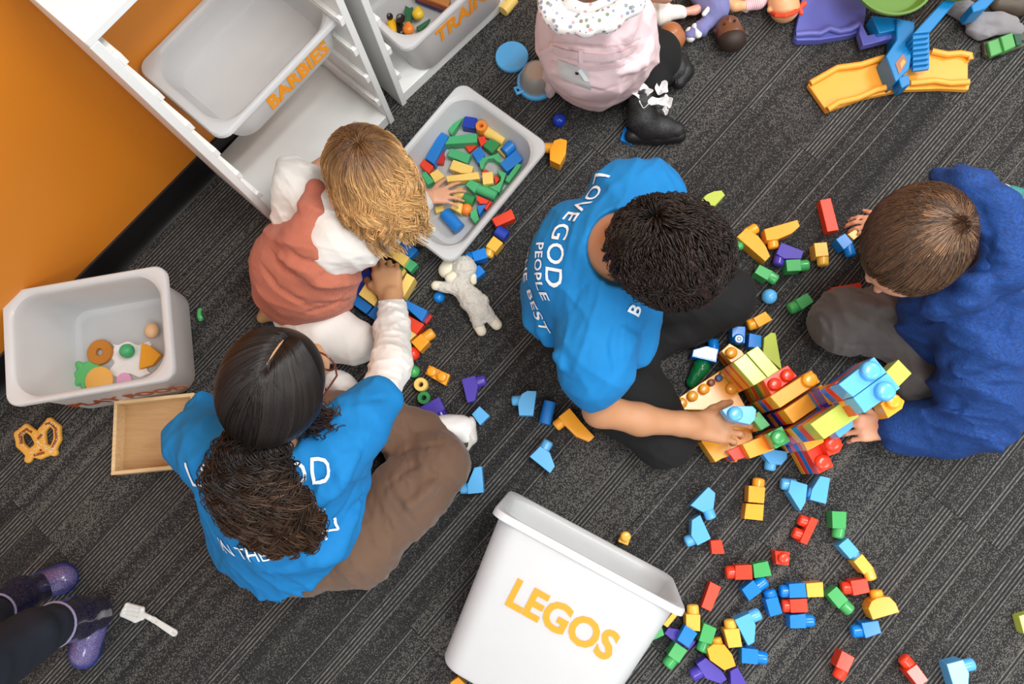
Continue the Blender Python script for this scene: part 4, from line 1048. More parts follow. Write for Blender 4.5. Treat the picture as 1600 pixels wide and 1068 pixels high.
    paths[..., 1] += 0.35*np.cos(th*2)[:, None]*rr_[:, None]*wid*0.3
    paths = clumpwave(paths, 150, lambda s: 0.001+0.0135*min(1, s*2.0), 0.072, 4, 0.0052, 0.42)
    cols = shade(N, M_, '#1a120e', 0.42, '#4d3625', 7, np.linspace(-0.6, 0.8, M_))
    link('ponytail', strands_mesh('ponytail', paths, 0.0011, cols), HM, e)
    S = SDF(0.006); S.chain([(Vector(c[:3])-Vector((0, 0, .03)), max(.015, c[3]*0.42)) for c in cp[:-2]], .03, flat=((0, 0, 1), .6))
    cap = S.mesh('hair_core', 1); cap_tint(cap, '#120c0a'); link('hair_core', cap, HM, e)
    # front locks falling past the right ear
    N = 380; root = np.array(P(465, 650, .62))+r.normal(0, .014, (N, 3)); d0 = np.tile(np.array(dirpx(470, 650, 530, 610, .5, -.5)), (N, 1))+r.normal(0, .18, (N, 3))
    paths = grow(Hd, root, d0, 40, 0.0036, 0.06, 0.03, 10, r.uniform(0, .5, N), [(tuple(J(512, 708, .475, 1)[0]), .06)], seed=8)
    paths = clumpwave(paths, 40, lambda s: 0.001+0.008*s, 0.06, 4, 0.0036, 0.5)
    link('front_hair', strands_mesh('front_hair', paths, 0.0013, shade(N, 40, '#1e1511', 0.35, '#4b3424', 9)), HM, e)
    return e
def cap_tint(me, c):
    n = len(me.vertices); a = me.color_attributes.new('tint', 'FLOAT_COLOR', 'POINT')
    a.data.foreach_set('color', np.tile(np.array([*srgb(c)[:3], 1.0], dtype=np.float32), n))
SHOEW = plastic('white_shoe_leather', '#e6e6e4', 0.5, 0.03); SOLEM = plastic('pale_rubber', '#cfccc6', 0.7)
def sneaker(e, *js, mat=None, sole=None):
    S = SDF(0.0035); S.chain(list(js), 0.015); S.post.append(bmpy(.002, 60, 3))
    S.build('shoe', mat or SHOEW, e)
    S = SDF(0.0035); S.chain([(a-Vector((0, 0, r*0.65)), r*0.9) for a, r in js[1:]], 0.01, flat=((0, 0, 1), 0.35)); S.build('sole', sole or SOLEM, e)
woman()
# ================================================================= BOY IN THE BLUE TEE
def face_prims(S, c, f, R, sc=1.0):
    """small child's face on a head ellipsoid centred c"""
    S.cap((c+f*0.03*sc-R.col[2]*.045*sc, .056*sc), (c+f*0.068*sc-R.col[2]*.068*sc, .032*sc), 0.03*sc)
    S.cap((c+f*0.084*sc-R.col[2]*.012*sc, .009*sc), (c+f*0.104*sc-R.col[2]*.034*sc, .009*sc), 0.012*sc)
    for sd in (-1, 1):
        S.ell(c+R.col[1]*sd*0.076*sc-R.col[2]*.016*sc-f*.004*sc, (0.019*sc, 0.009*sc, 0.029*sc), R, 0.005*sc)
        S.ell(c+f*0.088*sc+R.col[1]*sd*0.031*sc, (0.012*sc, 0.015*sc, 0.011*sc), R, 0.008*sc, 'sub')
        S.ell(c+f*0.080*sc+R.col[1]*sd*0.031*sc, (0.012*sc, 0.012*sc, 0.012*sc), R, 0.004*sc)
    S.cap((c+f*0.083*sc-R.col[2]*.058*sc-R.col[1]*.012*sc, .008*sc), (c+f*0.083*sc-R.col[2]*.058*sc+R.col[1]*.012*sc, .008*sc), 0.01*sc)
def boy_blue():
    e = empty('person', P(960, 500), 'boy with curly dark hair in blue tee and black trousers, holding a brick', 'person')
    hc = P(1042, 397, .60); fdir = dirpx(960, 380, 1090, 410, .6, -0.16); R = basis(fdir)
    S = SDF(0.0045)
    S.ell(hc, (0.095, 0.080, 0.100), R, 0.02); face_prims(S, hc, fdir, R, 1.0)
    S.cap((hc-fdir*0.045-Vector((0, 0, .02)), .058), J(962, 385, .51, 46), 0.03)
    S.chain([J(955, 385, .485, 46), J(930, 420, .38, 60), J(905, 490, .18, 55)], 0.05)
    S.chain([J(955, 420, .47, 30), J(930, 555, .42, 28), J(932, 612, .33, 25), J(938, 640, .28, 26), J(1000, 655, .24, 24), J(1068, 662, .20, 18), J(1085, 664, .195, 17)], 0.02)
    S.chain([J(965, 350, .47, 30), J(1005, 300, .42, 28), J(1075, 340, .26, 22), J(1110, 370, .10, 17)], 0.02)
    w = P(1082, 664, .195); dd = dirpx(1082, 664, 1165, 668, .19)+Vector((0, 0, -.08))
    add_hand(S, w, dd, Vector((0, 0.1, 1)), 1.0, 1, (0.22, 0.45, 0.6, 0.7), 0.15, 0.10, 0.55)
    add_hand(S, P(1110, 370, .10), dirpx(1110, 370, 1140, 375, .1, -.5), Vector((.2, 0, 1)), 0.8, 1, (.5, .5, .6, .6))
    S.build('body', SKIN_C, e)
    S = SDF(0.0045)
    S.chain([J(962, 392, .475, 66), J(930, 410, .40, 92), J(898, 490, .20, 90)], 0.05)
    S.chain([J(962, 380, .475, 50), J(985, 312, .445, 55), J(1020, 302, .41, 46)], 0.04)
    S.chain([J(950, 450, .45, 55), J(932, 540, .42, 52), J(930, 580, .38, 44), J(929, 600, .35, 36)], 0.04)
    S.cap(J(965, 450, .38, 62), J(960, 530, .26, 62), 0.05); S.cap(J(900, 520, .16, 82), J(960, 540, .14, 60), 0.04)
    S.plane(P(930, 614, .34), dirpx(935, 590, 929, 616, .34, -.12), 0.004)
    S.post.append(folds(0.009, 11, (0.7, 0.7, 0.1), 31)); S.post.append(folds(0.004, 26, (0.9, -0.4, 0.2), 37)); S.post.append(bmpy(0.003, 9, 3))
    S.creases([([(968, 500), (960, 540), (962, 590)], .012, -1), ([(975, 505), (1005, 520), (1010, 540)], .010, -1), ([(880, 510), (905, 455), (935, 425)], .006, -1), ([(830, 535), (870, 580), (905, 600)], .008, -1), ([(850, 520), (880, 570)], .010, 1), ([(1000, 262), (985, 290), (1000, 320)], .006, -1), ([(1010, 480), (985, 470)], .008, -1), ([(975, 560), (1000, 560)], .008, -1), ([(925, 380), (900, 410), (880, 450)], .006, -1)])
    S.ell(P(975, 383, .555), (.088, .088, .075), basis(fdir), 0.006, 'sub')
    tee = S.build('tee_shirt', BLUE, e, 1)
    for t_, x, y, dx, dy, sz, dv in (('LOVE', 919, 312, -.54, .84, .058, (-.9, .45, 1)), ('GOD', 868, 396, -.40, .91, .062, (-.9, .3, 1)), ('PEOPLE', 841, 420, -.36, .93, .036, (-1.3, .3, 1)), ('THE BEST', 826, 450, -.28, .95, .044, (-1.6, .2, 1))):
        decal('shirt_print', t_, sz, x, y, .4, (dx, dy), tee, PRINT, e, 0.0006, 0.85, dirv=dv, spacing=1.08)
    decal('shirt_print', 'B', .045, 992, 485, .3, (.35, -.93), tee, PRINT, e, 0.001, 0.8, dirv=(.3, -0.3, 1))
    S = SDF(0.005)
    S.ball(J(905, 505, .11, 66), .04); S.chain([J(930, 470, .11, 55), J(1030, 450, .12, 55), J(1130, 465, .125, 47)], 0.04); S.chain([J(1130, 467, .115, 44), J(1080, 500, .08, 34), J(1010, 545, .06, 26)], 0.025)
    S.chain([J(925, 580, .10, 50), J(975, 625, .11, 52), J(1037, 684, .105, 46)], 0.04); S.chain([J(1037, 682, .095, 44), J(1015, 630, .08, 38), J(985, 560, .06, 32)], 0.025)
    S.post.append(folds(0.005, 26, (0.7, 0.7, 0.1), 41)); S.post.append(lambda X, Y, Z, d: np.maximum(d, 0.004-Z))
    S.build('trousers', BLACKC, e, 1)
    # curly mop
    HM = hair_mat('dark_curly_hair', 0.42, 0.4); H = Hair(hc+Vector((0, 0, .004)), R, (0.105, 0.090, 0.106)); r = np.random.default_rng(12)
    S = SDF(0.005); S.ell(H.C.tolist(), (0.102, 0.088, 0.104), R, .01); S.ell(hc+fdir*0.095-Vector((0, 0, .055)), (.05, .07, .06), R, .01, 'sub'); S.plane(hc-Vector((0, 0, .05)), Vector((0, 0, -1))+fdir*0.2, .01)
    cap = S.mesh('hair_base', 1); cap_tint(cap, '#140e0c'); link('hair_base', cap, HM, e)
    N = 8000; cr = np.array(P(1030, 352, .68)); u = r.normal(0, 1, (N, 3)); u[:, 2] = np.abs(u[:, 2])*0.9-0.18; u /= np.linalg.norm(u, axis=1, keepdims=True)
    root = H.world(u @ np.eye(3)); rel = root-np.array(H.C); m = (rel[:, 2] > -0.045) & ~((rel @ np.array(fdir) < -0.07) & (rel[:, 2] < 0.0)); root = root[m]; N = len(root)
    rad = root-cr; nrm = (root-H.C); nrm /= np.linalg.norm(nrm, axis=1, keepdims=True)
    d0 = rad/np.maximum(np.linalg.norm(rad, axis=1, keepdims=True), .01); d0 = d0-nrm*(d0*nrm).sum(1)[:, None]; d0 = d0/np.maximum(np.linalg.norm(d0, axis=1, keepdims=True), .1)+nrm*0.12+np.array([0.30, -0.14, 0])
    M_ = 22; lay = r.uniform(0.02, 0.15, N)
    paths = grow(H, root, d0, M_, 0.0039, 0.05, 0.12, 24, lay, (), cling=0.22, seed=21)
    paths = clumpwave(paths, 150, lambda s: 0.0005+0.0062*min(1, s*2), 0.075, 6, 0.0042, 0.6, 0.4)
    link('hair', strands_mesh('hair', paths, 0.00095, shade(N, M_, '#1a120e', 0.35, '#2f2018', 4, roots=paths[:, 12])), HM, e)
boy_blue()

# ================================================================= BOY IN THE NAVY HOODIE
def boy_navy():
    e = empty('person', P(1540, 520), 'boy with short brown hair in a navy hooded top and grey trousers', 'person')
    hc = P(1432, 376, .54); fdir = dirpx(1455, 350, 1415, 440, .54, -0.10); R = basis(fdir)
    S = SDF(0.0045)
    S.ell(hc+fdir*.006, (0.108, 0.086, 0.100), R, 0.02); face_prims(S, hc+fdir*.016, fdir, R, 1.05)
    S.cap((hc-fdir*0.03-Vector((0, 0, .04)), .05), J(1500, 380, .42, 38), 0.03)
    S.chain([J(1500, 385, .42, 40), J(1540, 430, .34, 70), J(1580, 500, .16, 70)], 0.05)
    S.chain([J(1535, 450, .38, 34), J(1545, 560, .30, 30), J(1545, 650, .20, 26), J(1470, 670, .13, 22), J(1395, 668, .10, 17), J(1385, 667, .10, 17)], 0.02)
    S.chain([J(1500, 350, .34, 30), J(1430, 352, .22, 24), J(1395, 356, .07, 14)], 0.02)
    w = P(1392, 667, .10); add_hand(S, w, dirpx(1392, 667, 1330, 668, .1)+Vector((0, 0, -.25)), Vector((0, .1, 1)), 0.86, -1, (0.35, 0.5, 0.6, 0.65), 0.1, 0.14, 0.75)
    w = P(1396, 356, .07); add_hand(S, w, dirpx(1380, 355, 1335, 345, .07)+Vector((0, 0, -.25)), Vector((0, .2, 1)), 0.75, -1, (0.45, 0.5, 0.55, 0.6), 0.1, 0.08, 0.7)
    S.build('body', SKIN_A, e)
    # hooded top
    S = SDF(0.005)
    S.chain([J(1515, 405, .36, 60), J(1560, 450, .27, 102), J(1590, 500, .14, 105)], 0.06)
    S.cap(J(1490, 450, .30, 62), J(1500, 520, .18, 62), 0.05); S.cap(J(1450, 480, .24, 40), J(1470, 530, .16, 45), 0.04)
    S.chain([J(1540, 450, .38, 66), J(1535, 540, .31, 58), J(1530, 610, .24, 54), J(1530, 645, .20, 50), J(1490, 662, .155, 40), J(1425, 666, .115, 29), J(1404, 667, .105, 24)], 0.03)
    S.chain([J(1530, 340, .38, 50), J(1440, 350, .24, 30), J(1412, 356, .10, 17)], 0.03)
    # hood gathered behind the neck
    S.chain([J(1482, 290, .52, 18), J(1512, 288, .56, 20), J(1546, 322, .56, 23), J(1572, 368, .54, 26), J(1566, 424, .50, 28), J(1522, 458, .46, 24), J(1470, 470, .41, 18)], 0.012)
    S.cap(J(1530, 340, .38, 46), J(1545, 395, .37, 55), 0.03)
    S.post.append(folds(0.014, 12, (0.5, 0.9, 0.2), 51)); S.post.append(folds(0.007, 24, (0.2, 0.9, 0.3), 57))
    S.chain([J(1500, 300, .59, 15), J(1526, 328, .585, 18), J(1544, 372, .56, 17), J(1530, 420, .53, 14)], 0.012, 'sub')
    S.creases([([(1408, 480), (1460, 500), (1540, 472), (1600, 435)], .012, -1), ([(1476, 545), (1525, 518), (1572, 530), (1596, 565)], .012, -1), ([(1480, 565), (1505, 600), (1490, 640)], .012, -1), ([(1425, 505), (1480, 522)], .010, -1), ([(1465, 655), (1530, 610), (1560, 600)], .012, -1), ([(1420, 660), (1450, 690)], .009, -1), ([(1445, 655), (1480, 695)], .010, -1), ([(1490, 640), (1540, 690)], .011, -1), ([(1500, 570), (1560, 560)], .012, 1), ([(1580, 480), (1560, 530)], .012, -1), ([(1452, 480), (1500, 470), (1530, 440)], .013, 1)])
    S.post.append(lambda X, Y, Z, d: np.maximum(d, 0.02-Z))
    S.build('hooded_top', NAVY, e, 1)
    S = SDF(.004); S.chain([J(1474, 288, .52, 12), J(1500, 276, .54, 15), J(1530, 282, .55, 17), J(1556, 322, .55, 19), J(1584, 365, .53, 20), J(1612, 400, .50, 20)], .01, flat=((-.5, .3, 1), .8)); S.chain([J(1536, 330, .54, 16), J(1556, 380, .53, 20), J(1548, 425, .50, 22), J(1516, 452, .47, 17)], .012)
    S.post.append(folds(.005, 26, (.6, .6, .3), 58)); S.build('hood', NAVY, e, 1)
    S = SDF(0.005)
    S.chain([J(1560, 520, .10, 60), J(1430, 505, .115, 50), J(1322, 500, .10, 50)], 0.04); S.chain([J(1322, 500, .09, 46), J(1400, 530, .06, 26), J(1480, 560, .05, 24)], 0.02)
    S.chain([J(1560, 570, .11, 50), J(1500, 575, .115, 46), J(1448, 588, .11, 46)], 0.04); S.chain([J(1448, 592, .10, 42), J(1480, 625, .05, 26), J(1600, 640, .04, 24)], 0.02)
    S.post.append(folds(0.008, 20, (0.6, 0.7, 0.1), 61)); S.post.append(folds(0.004, 45, (0.9, 0.2, 0.1), 63)); S.post.append(lambda X, Y, Z, d: np.maximum(d, 0.004-Z))
    S.creases([([(1285, 535), (1350, 542), (1425, 538)], .008, -1), ([(1425, 545), (1455, 520), (1480, 520)], .009, -1), ([(1462, 600), (1490, 640)], .008, -1), ([(1430, 620), (1470, 632)], .009, -1), ([(1330, 450), (1400, 470)], .008, -1), ([(1340, 470), (1400, 490)], .008, 1)])
    S.build('trousers', GREYC, e, 1)
    teal = plastic('teal_mesh_fabric', '#3f8d8c', 0.7)
    sneaker(e, J(1650, 340, .06, 20), J(1605, 318, .045, 20), J(1578, 306, .035, 17), mat=teal)
    S = SDF(0.003); S.ball(J(1566, 301, .04, 13), .01); S.cap(J(1566, 301, .03, 14), J(1580, 308, .03, 14), .01); S.build('toe_cap', SHOEW, e)
    sneaker(e, J(1640, 580, .06, 18), J(1608, 592, .045, 18), J(1596, 600, .035, 17))
    HM = hair_mat('brown_straight_hair', 0.36, 0.5); H = Hair(hc+Vector((0, 0, .004)), R, (0.108, 0.094, 0.104)); r = np.random.default_rng(22)
    S = SDF(0.005); S.ell(H.C.tolist(), (0.106, 0.090, 0.106), R, .01); S.ell(hc+fdir*0.125-R.col[2]*.05, (.06, .085, .095), R, .01, 'sub'); S.plane(hc-Vector((0, 0, .045)), Vector((0, 0, -1))+fdir*0.35, .01)
    cap = S.mesh('hair_base', 1); cap_tint(cap, '#654a34'); link('hair_base', cap, HM, e)
    cr = np.array(P(1494, 352, .64)); q = H.local(cr[None])[0]; cr = H.world((q/np.linalg.norm(q))[None])[0]
    N = 9000; u = r.normal(0, 1, (N, 3)); u[:, 2] = np.abs(u[:, 2])*0.9-0.15; u /= np.linalg.norm(u, axis=1, keepdims=True); root = H.world(u)
    f_ = np.array(fdir); keep = ((root-H.C) @ f_ < 0.082) & (root[:, 2] > H.C[2]-0.035) & (((root-H.C) @ f_ < 0.075) | (root[:, 2] > H.C[2]+.01)); root = root[keep]
    near = r.normal(0, 1, (700, 3)); near = cr+near/np.linalg.norm(near, axis=1, keepdims=True)*r.uniform(.003, .022, (700, 1)); near = H.push(near, np.zeros(700)); root = np.concatenate([root, near]); N = len(root)
    nrm = (root-H.C); nrm /= np.linalg.norm(nrm, axis=1, keepdims=True); rad = root-cr
    d0 = rad/np.maximum(np.linalg.norm(rad, axis=1, keepdims=True), .004); d0 = d0-nrm*(d0*nrm).sum(1)[:, None]; d0 /= np.maximum(np.linalg.norm(d0, axis=1, keepdims=True), .1)
    sw = np.cross(nrm, d0); d0 = d0+sw*0.35+np.array([-0.35, -0.15, 0])
    M_ = 14; lay = r.uniform(0.0, 0.05, N)
    fr_ = np.clip(((root-H.C) @ f_-0.0)/0.09, 0, 1); paths = grow(H, root, d0, M_, 0.0046*(1-0.55*fr_), 0.04, 0.02, 16, lay, (), cling=0.7, seed=31)
    paths = clumpwave(paths, 260, lambda s: 0.0002+0.0007*s, 0.12, 6, 0.0042, 0.22, 0.5)
    link('hair', strands_mesh('hair', paths, 0.00085, shade(N, M_, '#3c2a1d', 0.22, '#664a33', 4, roots=paths[:, 5])*np.where(np.arange(N) >= N-700, 2.0, 1.0)[:, None, None]), HM, e)  # strands at the whorl get a brighter tint to offset shadow between them
boy_navy()

# ================================================================= GIRL WITH BLONDE HAIR
def girl_coral():
    e = empty('person', P(500, 430), 'small blonde girl in a coral corduroy dress kneeling beside the block tray', 'person')
    hc = P(574, 268, .44); fdir = dirpx(560, 235, 615, 330, .44, -0.12); R = basis(fdir)
    S = SDF(0.004)
    S.ell(hc, (0.088, 0.074, 0.090), R, 0.02); face_prims(S, hc, fdir, R, 0.9)
    S.cap((hc-fdir*0.02-Vector((0, 0, .04)), .04), J(525, 335, .33, 28), 0.03)
    S.chain([J(525, 345, .32, 34), J(505, 385, .24, 55), J(480, 430, .12, 60)], 0.04)
    S.chain([J(530, 350, .32, 24), J(590, 345, .24, 18), J(650, 318, .10, 13), J(668, 307, .075, 11)], 0.02)
    S.chain([J(490, 320, .30, 20), J(465, 290, .28, 18), J(520, 250, .12, 14)], 0.02)
    w = P(668, 307, .075); add_hand(S, w, dirpx(668, 307, 705, 301, .07)+Vector((0, 0, -.15)), Vector((0, .1, 1)), 0.62, 1, (0.2, 0.25, 0.3, 0.35), 0.1, 0.45, 1.0)
    add_hand(S, P(520, 250, .12), dirpx(520, 250, 540, 240, .1, -.5), Vector((0, 0, 1)), 0.6, 1, (.5, .5, .5, .5))
    S.chain([J(470, 470, .08, 24), J(440, 480, .04, 16)], 0.02)
    S.build('body', SKIN_A, e)
    S = SDF(0.004)      # white jersey
    S.chain([J(520, 335, .335, 34), J(510, 375, .27, 62)], 0.04)
    S.chain([J(500, 330, .33, 34), J(465, 292, .30, 32), J(458, 268, .28, 24)], 0.03); S.chain([J(470, 300, .30, 34), J(448, 340, .26, 22)], 0.03)
    S.chain([J(525, 375, .32, 46), J(560, 372, .30, 40), J(600, 352, .22, 30), J(640, 328, .13, 24), J(662, 312, .085, 17)], 0.025)
    S.plane(P(665, 308, .08), dirpx(640, 325, 668, 305, .08), 0.003)
    S.post.append(folds(0.006, 20, (0.7, 0.6, 0.1), 71)); S.post.append(folds(0.003, 50, (0.2, 0.9, 0.3), 73))
    S.build('long_sleeved_shirt', WHITEC, e)
    S = SDF(0.0042)     # dress
    S.chain([J(497, 388, .29, 56), J(480, 418, .20, 74), J(475, 440, .085, 70)], 0.04); S.cap(J(455, 410, .12, 56), J(460, 445, .06, 52), 0.04); S.cap(J(490, 440, .10, 62), J(488, 452, .05, 58), .04)
    S.chain([J(492, 296, .375, 13), J(487, 330, .38, 15), J(480, 368, .34, 34)], 0.02)
    S.ell(P(530, 372, .36), (.058, .050, .075), None, .02, 'sub')
    S.post.append(folds(0.008, 15, (0.3, 0.95, 0.5), 81)); S.post.append(folds(0.003, 34, (0.5, 0.8, 0.5), 83)); S.post.append(lambda X, Y, Z, d: np.maximum(d, 0.03-Z))
    S.creases([([(404, 405), (432, 450), (480, 478), (545, 470)], .009, -1), ([(428, 365), (465, 402), (540, 425)], .009, -1), ([(440, 400), (500, 440), (550, 438)], .010, 1), ([(420, 385), (440, 420), (470, 440)], .009, -1), ([(470, 492), (520, 478), (556, 450)], .009, -1), ([(500, 430), (550, 412)], .008, -1)])
    S.build('dress', CORD, e, 1)
    S = SDF(0.0045)
    S.chain([J(470, 480, .09, 40), J(510, 518, .08, 40), J(556, 534, .07, 33)], 0.03); S.chain([J(556, 536, .06, 30), J(500, 540, .04, 24), J(450, 500, .035, 20)], 0.02)
    S.post.append(folds(0.003, 30, (0.9, 0.4, 0.1), 91)); S.post.append(lambda X, Y, Z, d: np.maximum(d, 0.004-Z)); S.build('leggings', WHITEC, e, 1)
    sneaker(e, J(440, 492, .04, 14), J(420, 488, .03, 12), J(410, 496, .025, 9), mat=plastic('tan_leather', '#b88f62', .5), sole=plastic('brown_rubber', '#6b4c30', .6))
    HM = hair_mat('blonde_hair', 0.36, 0.5); H = Hair(hc+Vector((0, 0, .004)), R, (0.094, 0.082, 0.098)); r = np.random.default_rng(32)
    S = SDF(0.005); S.ell(H.C.tolist(), (0.092, 0.080, 0.096), R, .01); S.ell(hc+fdir*0.09-R.col[2]*.06, (.04, .06, .07), R, .01, 'sub')
    cap = S.mesh('hair_base', 1); cap_tint(cap, '#5d4128'); link('hair_base', cap, HM, e)
    cr = np.array(P(560, 222, .54)); q = H.local(cr[None])[0]; cr = H.world((q/np.linalg.norm(q))[None])[0]
    N = 5200; ang = r.uniform(0, 2*math.pi, N); rr_ = np.sqrt(r.random(N))*0.045
    nz = (cr-H.C)/np.linalg.norm(cr-H.C); a1 = np.cross(nz, [0, 0, 1.]); a1 /= np.linalg.norm(a1); a2 = np.cross(nz, a1)
    dd = a1*np.cos(ang)[:, None]+a2*np.sin(ang)[:, None]; root = H.push(cr+dd*rr_[:, None], np.zeros(N)); q = H.local(root); root = H.world(q/np.linalg.norm(q, axis=1, keepdims=True))
    balls = [(tuple(J(512, 372, .27, 1)[0]), .085), (tuple(J(468, 292, .30, 1)[0]), .045), (tuple(J(525, 372, .30, 1)[0]), .065), (tuple(J(570, 362, .26, 1)[0]), .045)]
    M_ = 34; lay = r.uniform(0.0, 0.10, N); L_ = np.where(r.random(N) < .16, r.uniform(1.0, 1.5, N), r.uniform(.6, 1.02, N))*0.0068
    paths = grow(H, root, dd, M_, L_, lambda s: 0.03+0.3*s, 0.03, 12, lay, balls, cling=lambda s: max(0, .85-1.6*s), pull=lambda p, s: np.array([0.05, -0.12, 0])*min(1, s*1.6), seed=41)
    paths = clumpwave(paths, 110, lambda s: 0.0003+0.020*max(0, s-0.4), 0.10, 6, 0.0068, 0.32, 0.4)
    tf = np.clip((np.linspace(0, 1, M_)-0.12)*1.7, 0, 1)
    link('hair', strands_mesh('hair', paths, 0.0009, shade(N, M_, '#694829', 0.2, '#cfa269', 4, tf, roots=paths[:, 10])), HM, e)
girl_coral()
# ================================================================= GIRL IN PINK AT THE TOP EDGE
def girl_pink():
    e = empty('person', P(940, 60), 'girl in pale pink jacket with a flowered hood and black boots, seen from behind', 'person')
    PINK = cloth('pale_pink_cotton', '#ecd3d6', '#e5c8cc', 0.85, 1200, 0.3, 0.0)
    t = NT('flowered_cotton'); vo = t.node('ShaderNodeTexVoronoi'); vo.inputs['Scale'].default_value = 85; t.link(t.coord(), vo.inputs['Vector'])
    sc = t.node('ShaderNodeSeparateColor'); t.link(vo.outputs['Color'], sc.inputs[0])
    dot = t.math('MULTIPLY', t.math('LESS_THAN', vo.outputs['Distance'], 0.36), t.math('GREATER_THAN', sc.outputs[0], 0.3))
    t.setp(Base_Color=t.mix(dot, srgb('#ece9e6'), t.ramp(sc.outputs[1], [(0.3, srgb('#8f97ad')), (0.5, srgb('#d79aa2')), (0.7, srgb('#7d8a72'))], 'CONSTANT')), Roughness=0.9)
    FLOW = t.m
    S = SDF(0.0045)
    S.chain([J(940, 20, .40, 50), J(935, 60, .28, 62), J(935, 90, .14, 60)], 0.04); S.chain([J(940, 20, .42, 30), J(925, -60, .52, 30)], 0.02); S.ball((P(920, -95, .58), .085), .02)
    S.chain([J(960, 10, .42, 26), J(1000, -20, .30, 20), J(1040, -10, .15, 15)], .02)
    S.build('body', SKIN_A, e)
    hp = P(920, -95, .58); S = SDF(.005); S.ell(hp+Vector((0, -.01, .012)), (.096, .096, .1), None, .01); S.cap((hp+Vector((0, -.05, 0)), .06), (hp+Vector((0, -.08, -.09)), .04), .03); S.plane(hp+Vector((0, .05, 0)), Vector((0, 1, -.6)), .01); cp_ = S.mesh('hair', 1); cap_tint(cp_, '#6b4a2c'); link('hair', cp_, hair_mat('girl_cap_hair'), e)
    S = SDF(0.0045)
    S.chain([J(930, 20, .42, 70), J(925, 65, .28, 76), J(928, 92, .12, 72)], 0.05); S.cap(J(955, 60, .26, 66), J(968, 82, .14, 54), 0.04); S.cap(J(900, 95, .08, 48), J(935, 118, .04, 38), 0.03)
    S.chain([J(872, 30, .36, 26), J(880, 95, .18, 20)], .03); S.chain([J(985, 25, .36, 34), J(990, 70, .22, 34)], .03)
    S.post.append(folds(0.010, 12, (0.35, 0.9, 0.2), 101)); S.post.append(folds(0.004, 28, (0.2, 0.9, 0.4), 105)); S.post.append(lambda X, Y, Z, d: np.maximum(d, 0.008-Z))
    S.creases([([(870, 92), (925, 98), (965, 88)], .008, -1), ([(958, 78), (985, 100), (972, 128)], .010, -1), ([(880, 128), (940, 142), (980, 128)], .008, -1), ([(965, 62), (1000, 90)], .009, -1), ([(900, 60), (880, 100)], .008, -1), ([(975, 110), (1005, 95), (1015, 70)], .010, 1), ([(870, 66), (920, 74), (980, 70)], .007, -1)])
    jk = S.build('jacket', PINK, e, 1)
    h = jk.data; g = ORG[jk]; bvh = BVHTree.FromPolygons([v.co+g for v in h.vertices], [p.vertices for p in h.polygons]); o_ = Vector((0, 0, CAM_H))
    def onsurf(x, y, lift):
        hh, nn, _, _ = bvh.ray_cast(o_, (P(x, y, 0)-o_).normalized()); return (hh+nn*lift) if hh else P(x, y, .3)
    def ribbon(name, pts, w, mat, lift=.003):
        m = MB(); n = 28; L_ = len(pts)-1; A = []; B = []
        for i in range(n+1):
            u = i/n*L_; k = min(int(u), L_-1); f = u-k; x = pts[k][0]*(1-f)+pts[k+1][0]*f; y = pts[k][1]*(1-f)+pts[k+1][1]*f; A.append(onsurf(x, y-w/2, lift)); B.append(onsurf(x, y+w/2, lift))
        C_ = [p-Vector((0, 0, .006)) for p in A]; D_ = [p-Vector((0, 0, .006)) for p in B]
        for i in range(n): m.prism([A[i], A[i+1], B[i+1], B[i]], [C_[i], C_[i+1], D_[i+1], D_[i]])
        return build(name, m, mat, e)
    ribbon('belt', [(866, 76), (890, 82), (915, 86), (945, 88), (968, 84), (990, 74)], 9, PINK, .004)
    ribbon('belt_loop', [(905, 84), (912, 85)], 17, PINK, .007); ribbon('seam', [(858, 66), (890, 68), (925, 71), (965, 69), (1000, 58)], 1.6, PINK, .002); ribbon('seam', [(862, 95), (890, 103), (930, 106), (975, 100), (1008, 82)], 1.6, PINK, .002)
    S = SDF(0.004)      # hood lying open on the back
    S.chain([J(856, -12, .56, 13), J(858, 14, .55, 13), J(878, 36, .54, 14), J(915, 40, .54, 14), J(950, 30, .54, 14), J(985, 8, .55, 14), J(1000, -12, .56, 13)], 0.02)
    S.ell(P(920, 2, .50), (.085, .05, .04), None, .02); S.ell(P(915, -8, .57), (.06, .03, .02), None, .01, 'sub'); S.post.append(folds(0.004, 30, (0.9, 0.2, 0.4), 111)); S.build('hood', FLOW, e, 1)
    S = SDF(0.004); S.cap(J(866, 118, .1, 13), J(857, 150, .01, 3), .02, flat=((.5, .5, 1), .5)); S.post.append(folds(.003, 40, (1, 0, 0), 3)); S.build('jacket_tail', PINK, e)
    # stick-on visitor tag
    h = jk.data; g = ORG[jk]; bvh = BVHTree.FromPolygons([v.co+g for v in h.vertices], [p.vertices for p in h.polygons])
    def patch(name, poly, mat, lift, n=8):
        q = []; (x0, y0), (x1, y1), (x2, y2), (x3, y3) = poly; m = MB(); o = Vector((0, 0, 2.0))
        for i in range(n+1):
            for j in range(n+1):
                u, v = i/n, j/n; x = (x0*(1-u)+x1*u)*(1-v)+(x3*(1-u)+x2*u)*v; y = (y0*(1-u)+y1*u)*(1-v)+(y3*(1-u)+y2*u)*v
                a = P(x, y, .3); hh, nn, _, _ = bvh.ray_cast(o, (a-o).normalized()); q.append((hh+nn*lift) if hh else a)
        m.add(q, [(i*(n+1)+j, i*(n+1)+j+1, (i+1)*(n+1)+j+1, (i+1)*(n+1)+j) for i in range(n) for j in range(n)]); return build(name, m, mat, e)
    patch('name_tag', [(873, 92), (918, 108), (924, 140), (874, 118)], plastic('grey_sticker', '#c9c9c9', .5), .003)
    patch('name_tag_corner', [(903, 107), (908, 104), (922, 124), (914, 124)], plastic('white_sticker', '#e9eff2', .3), .006, 4)
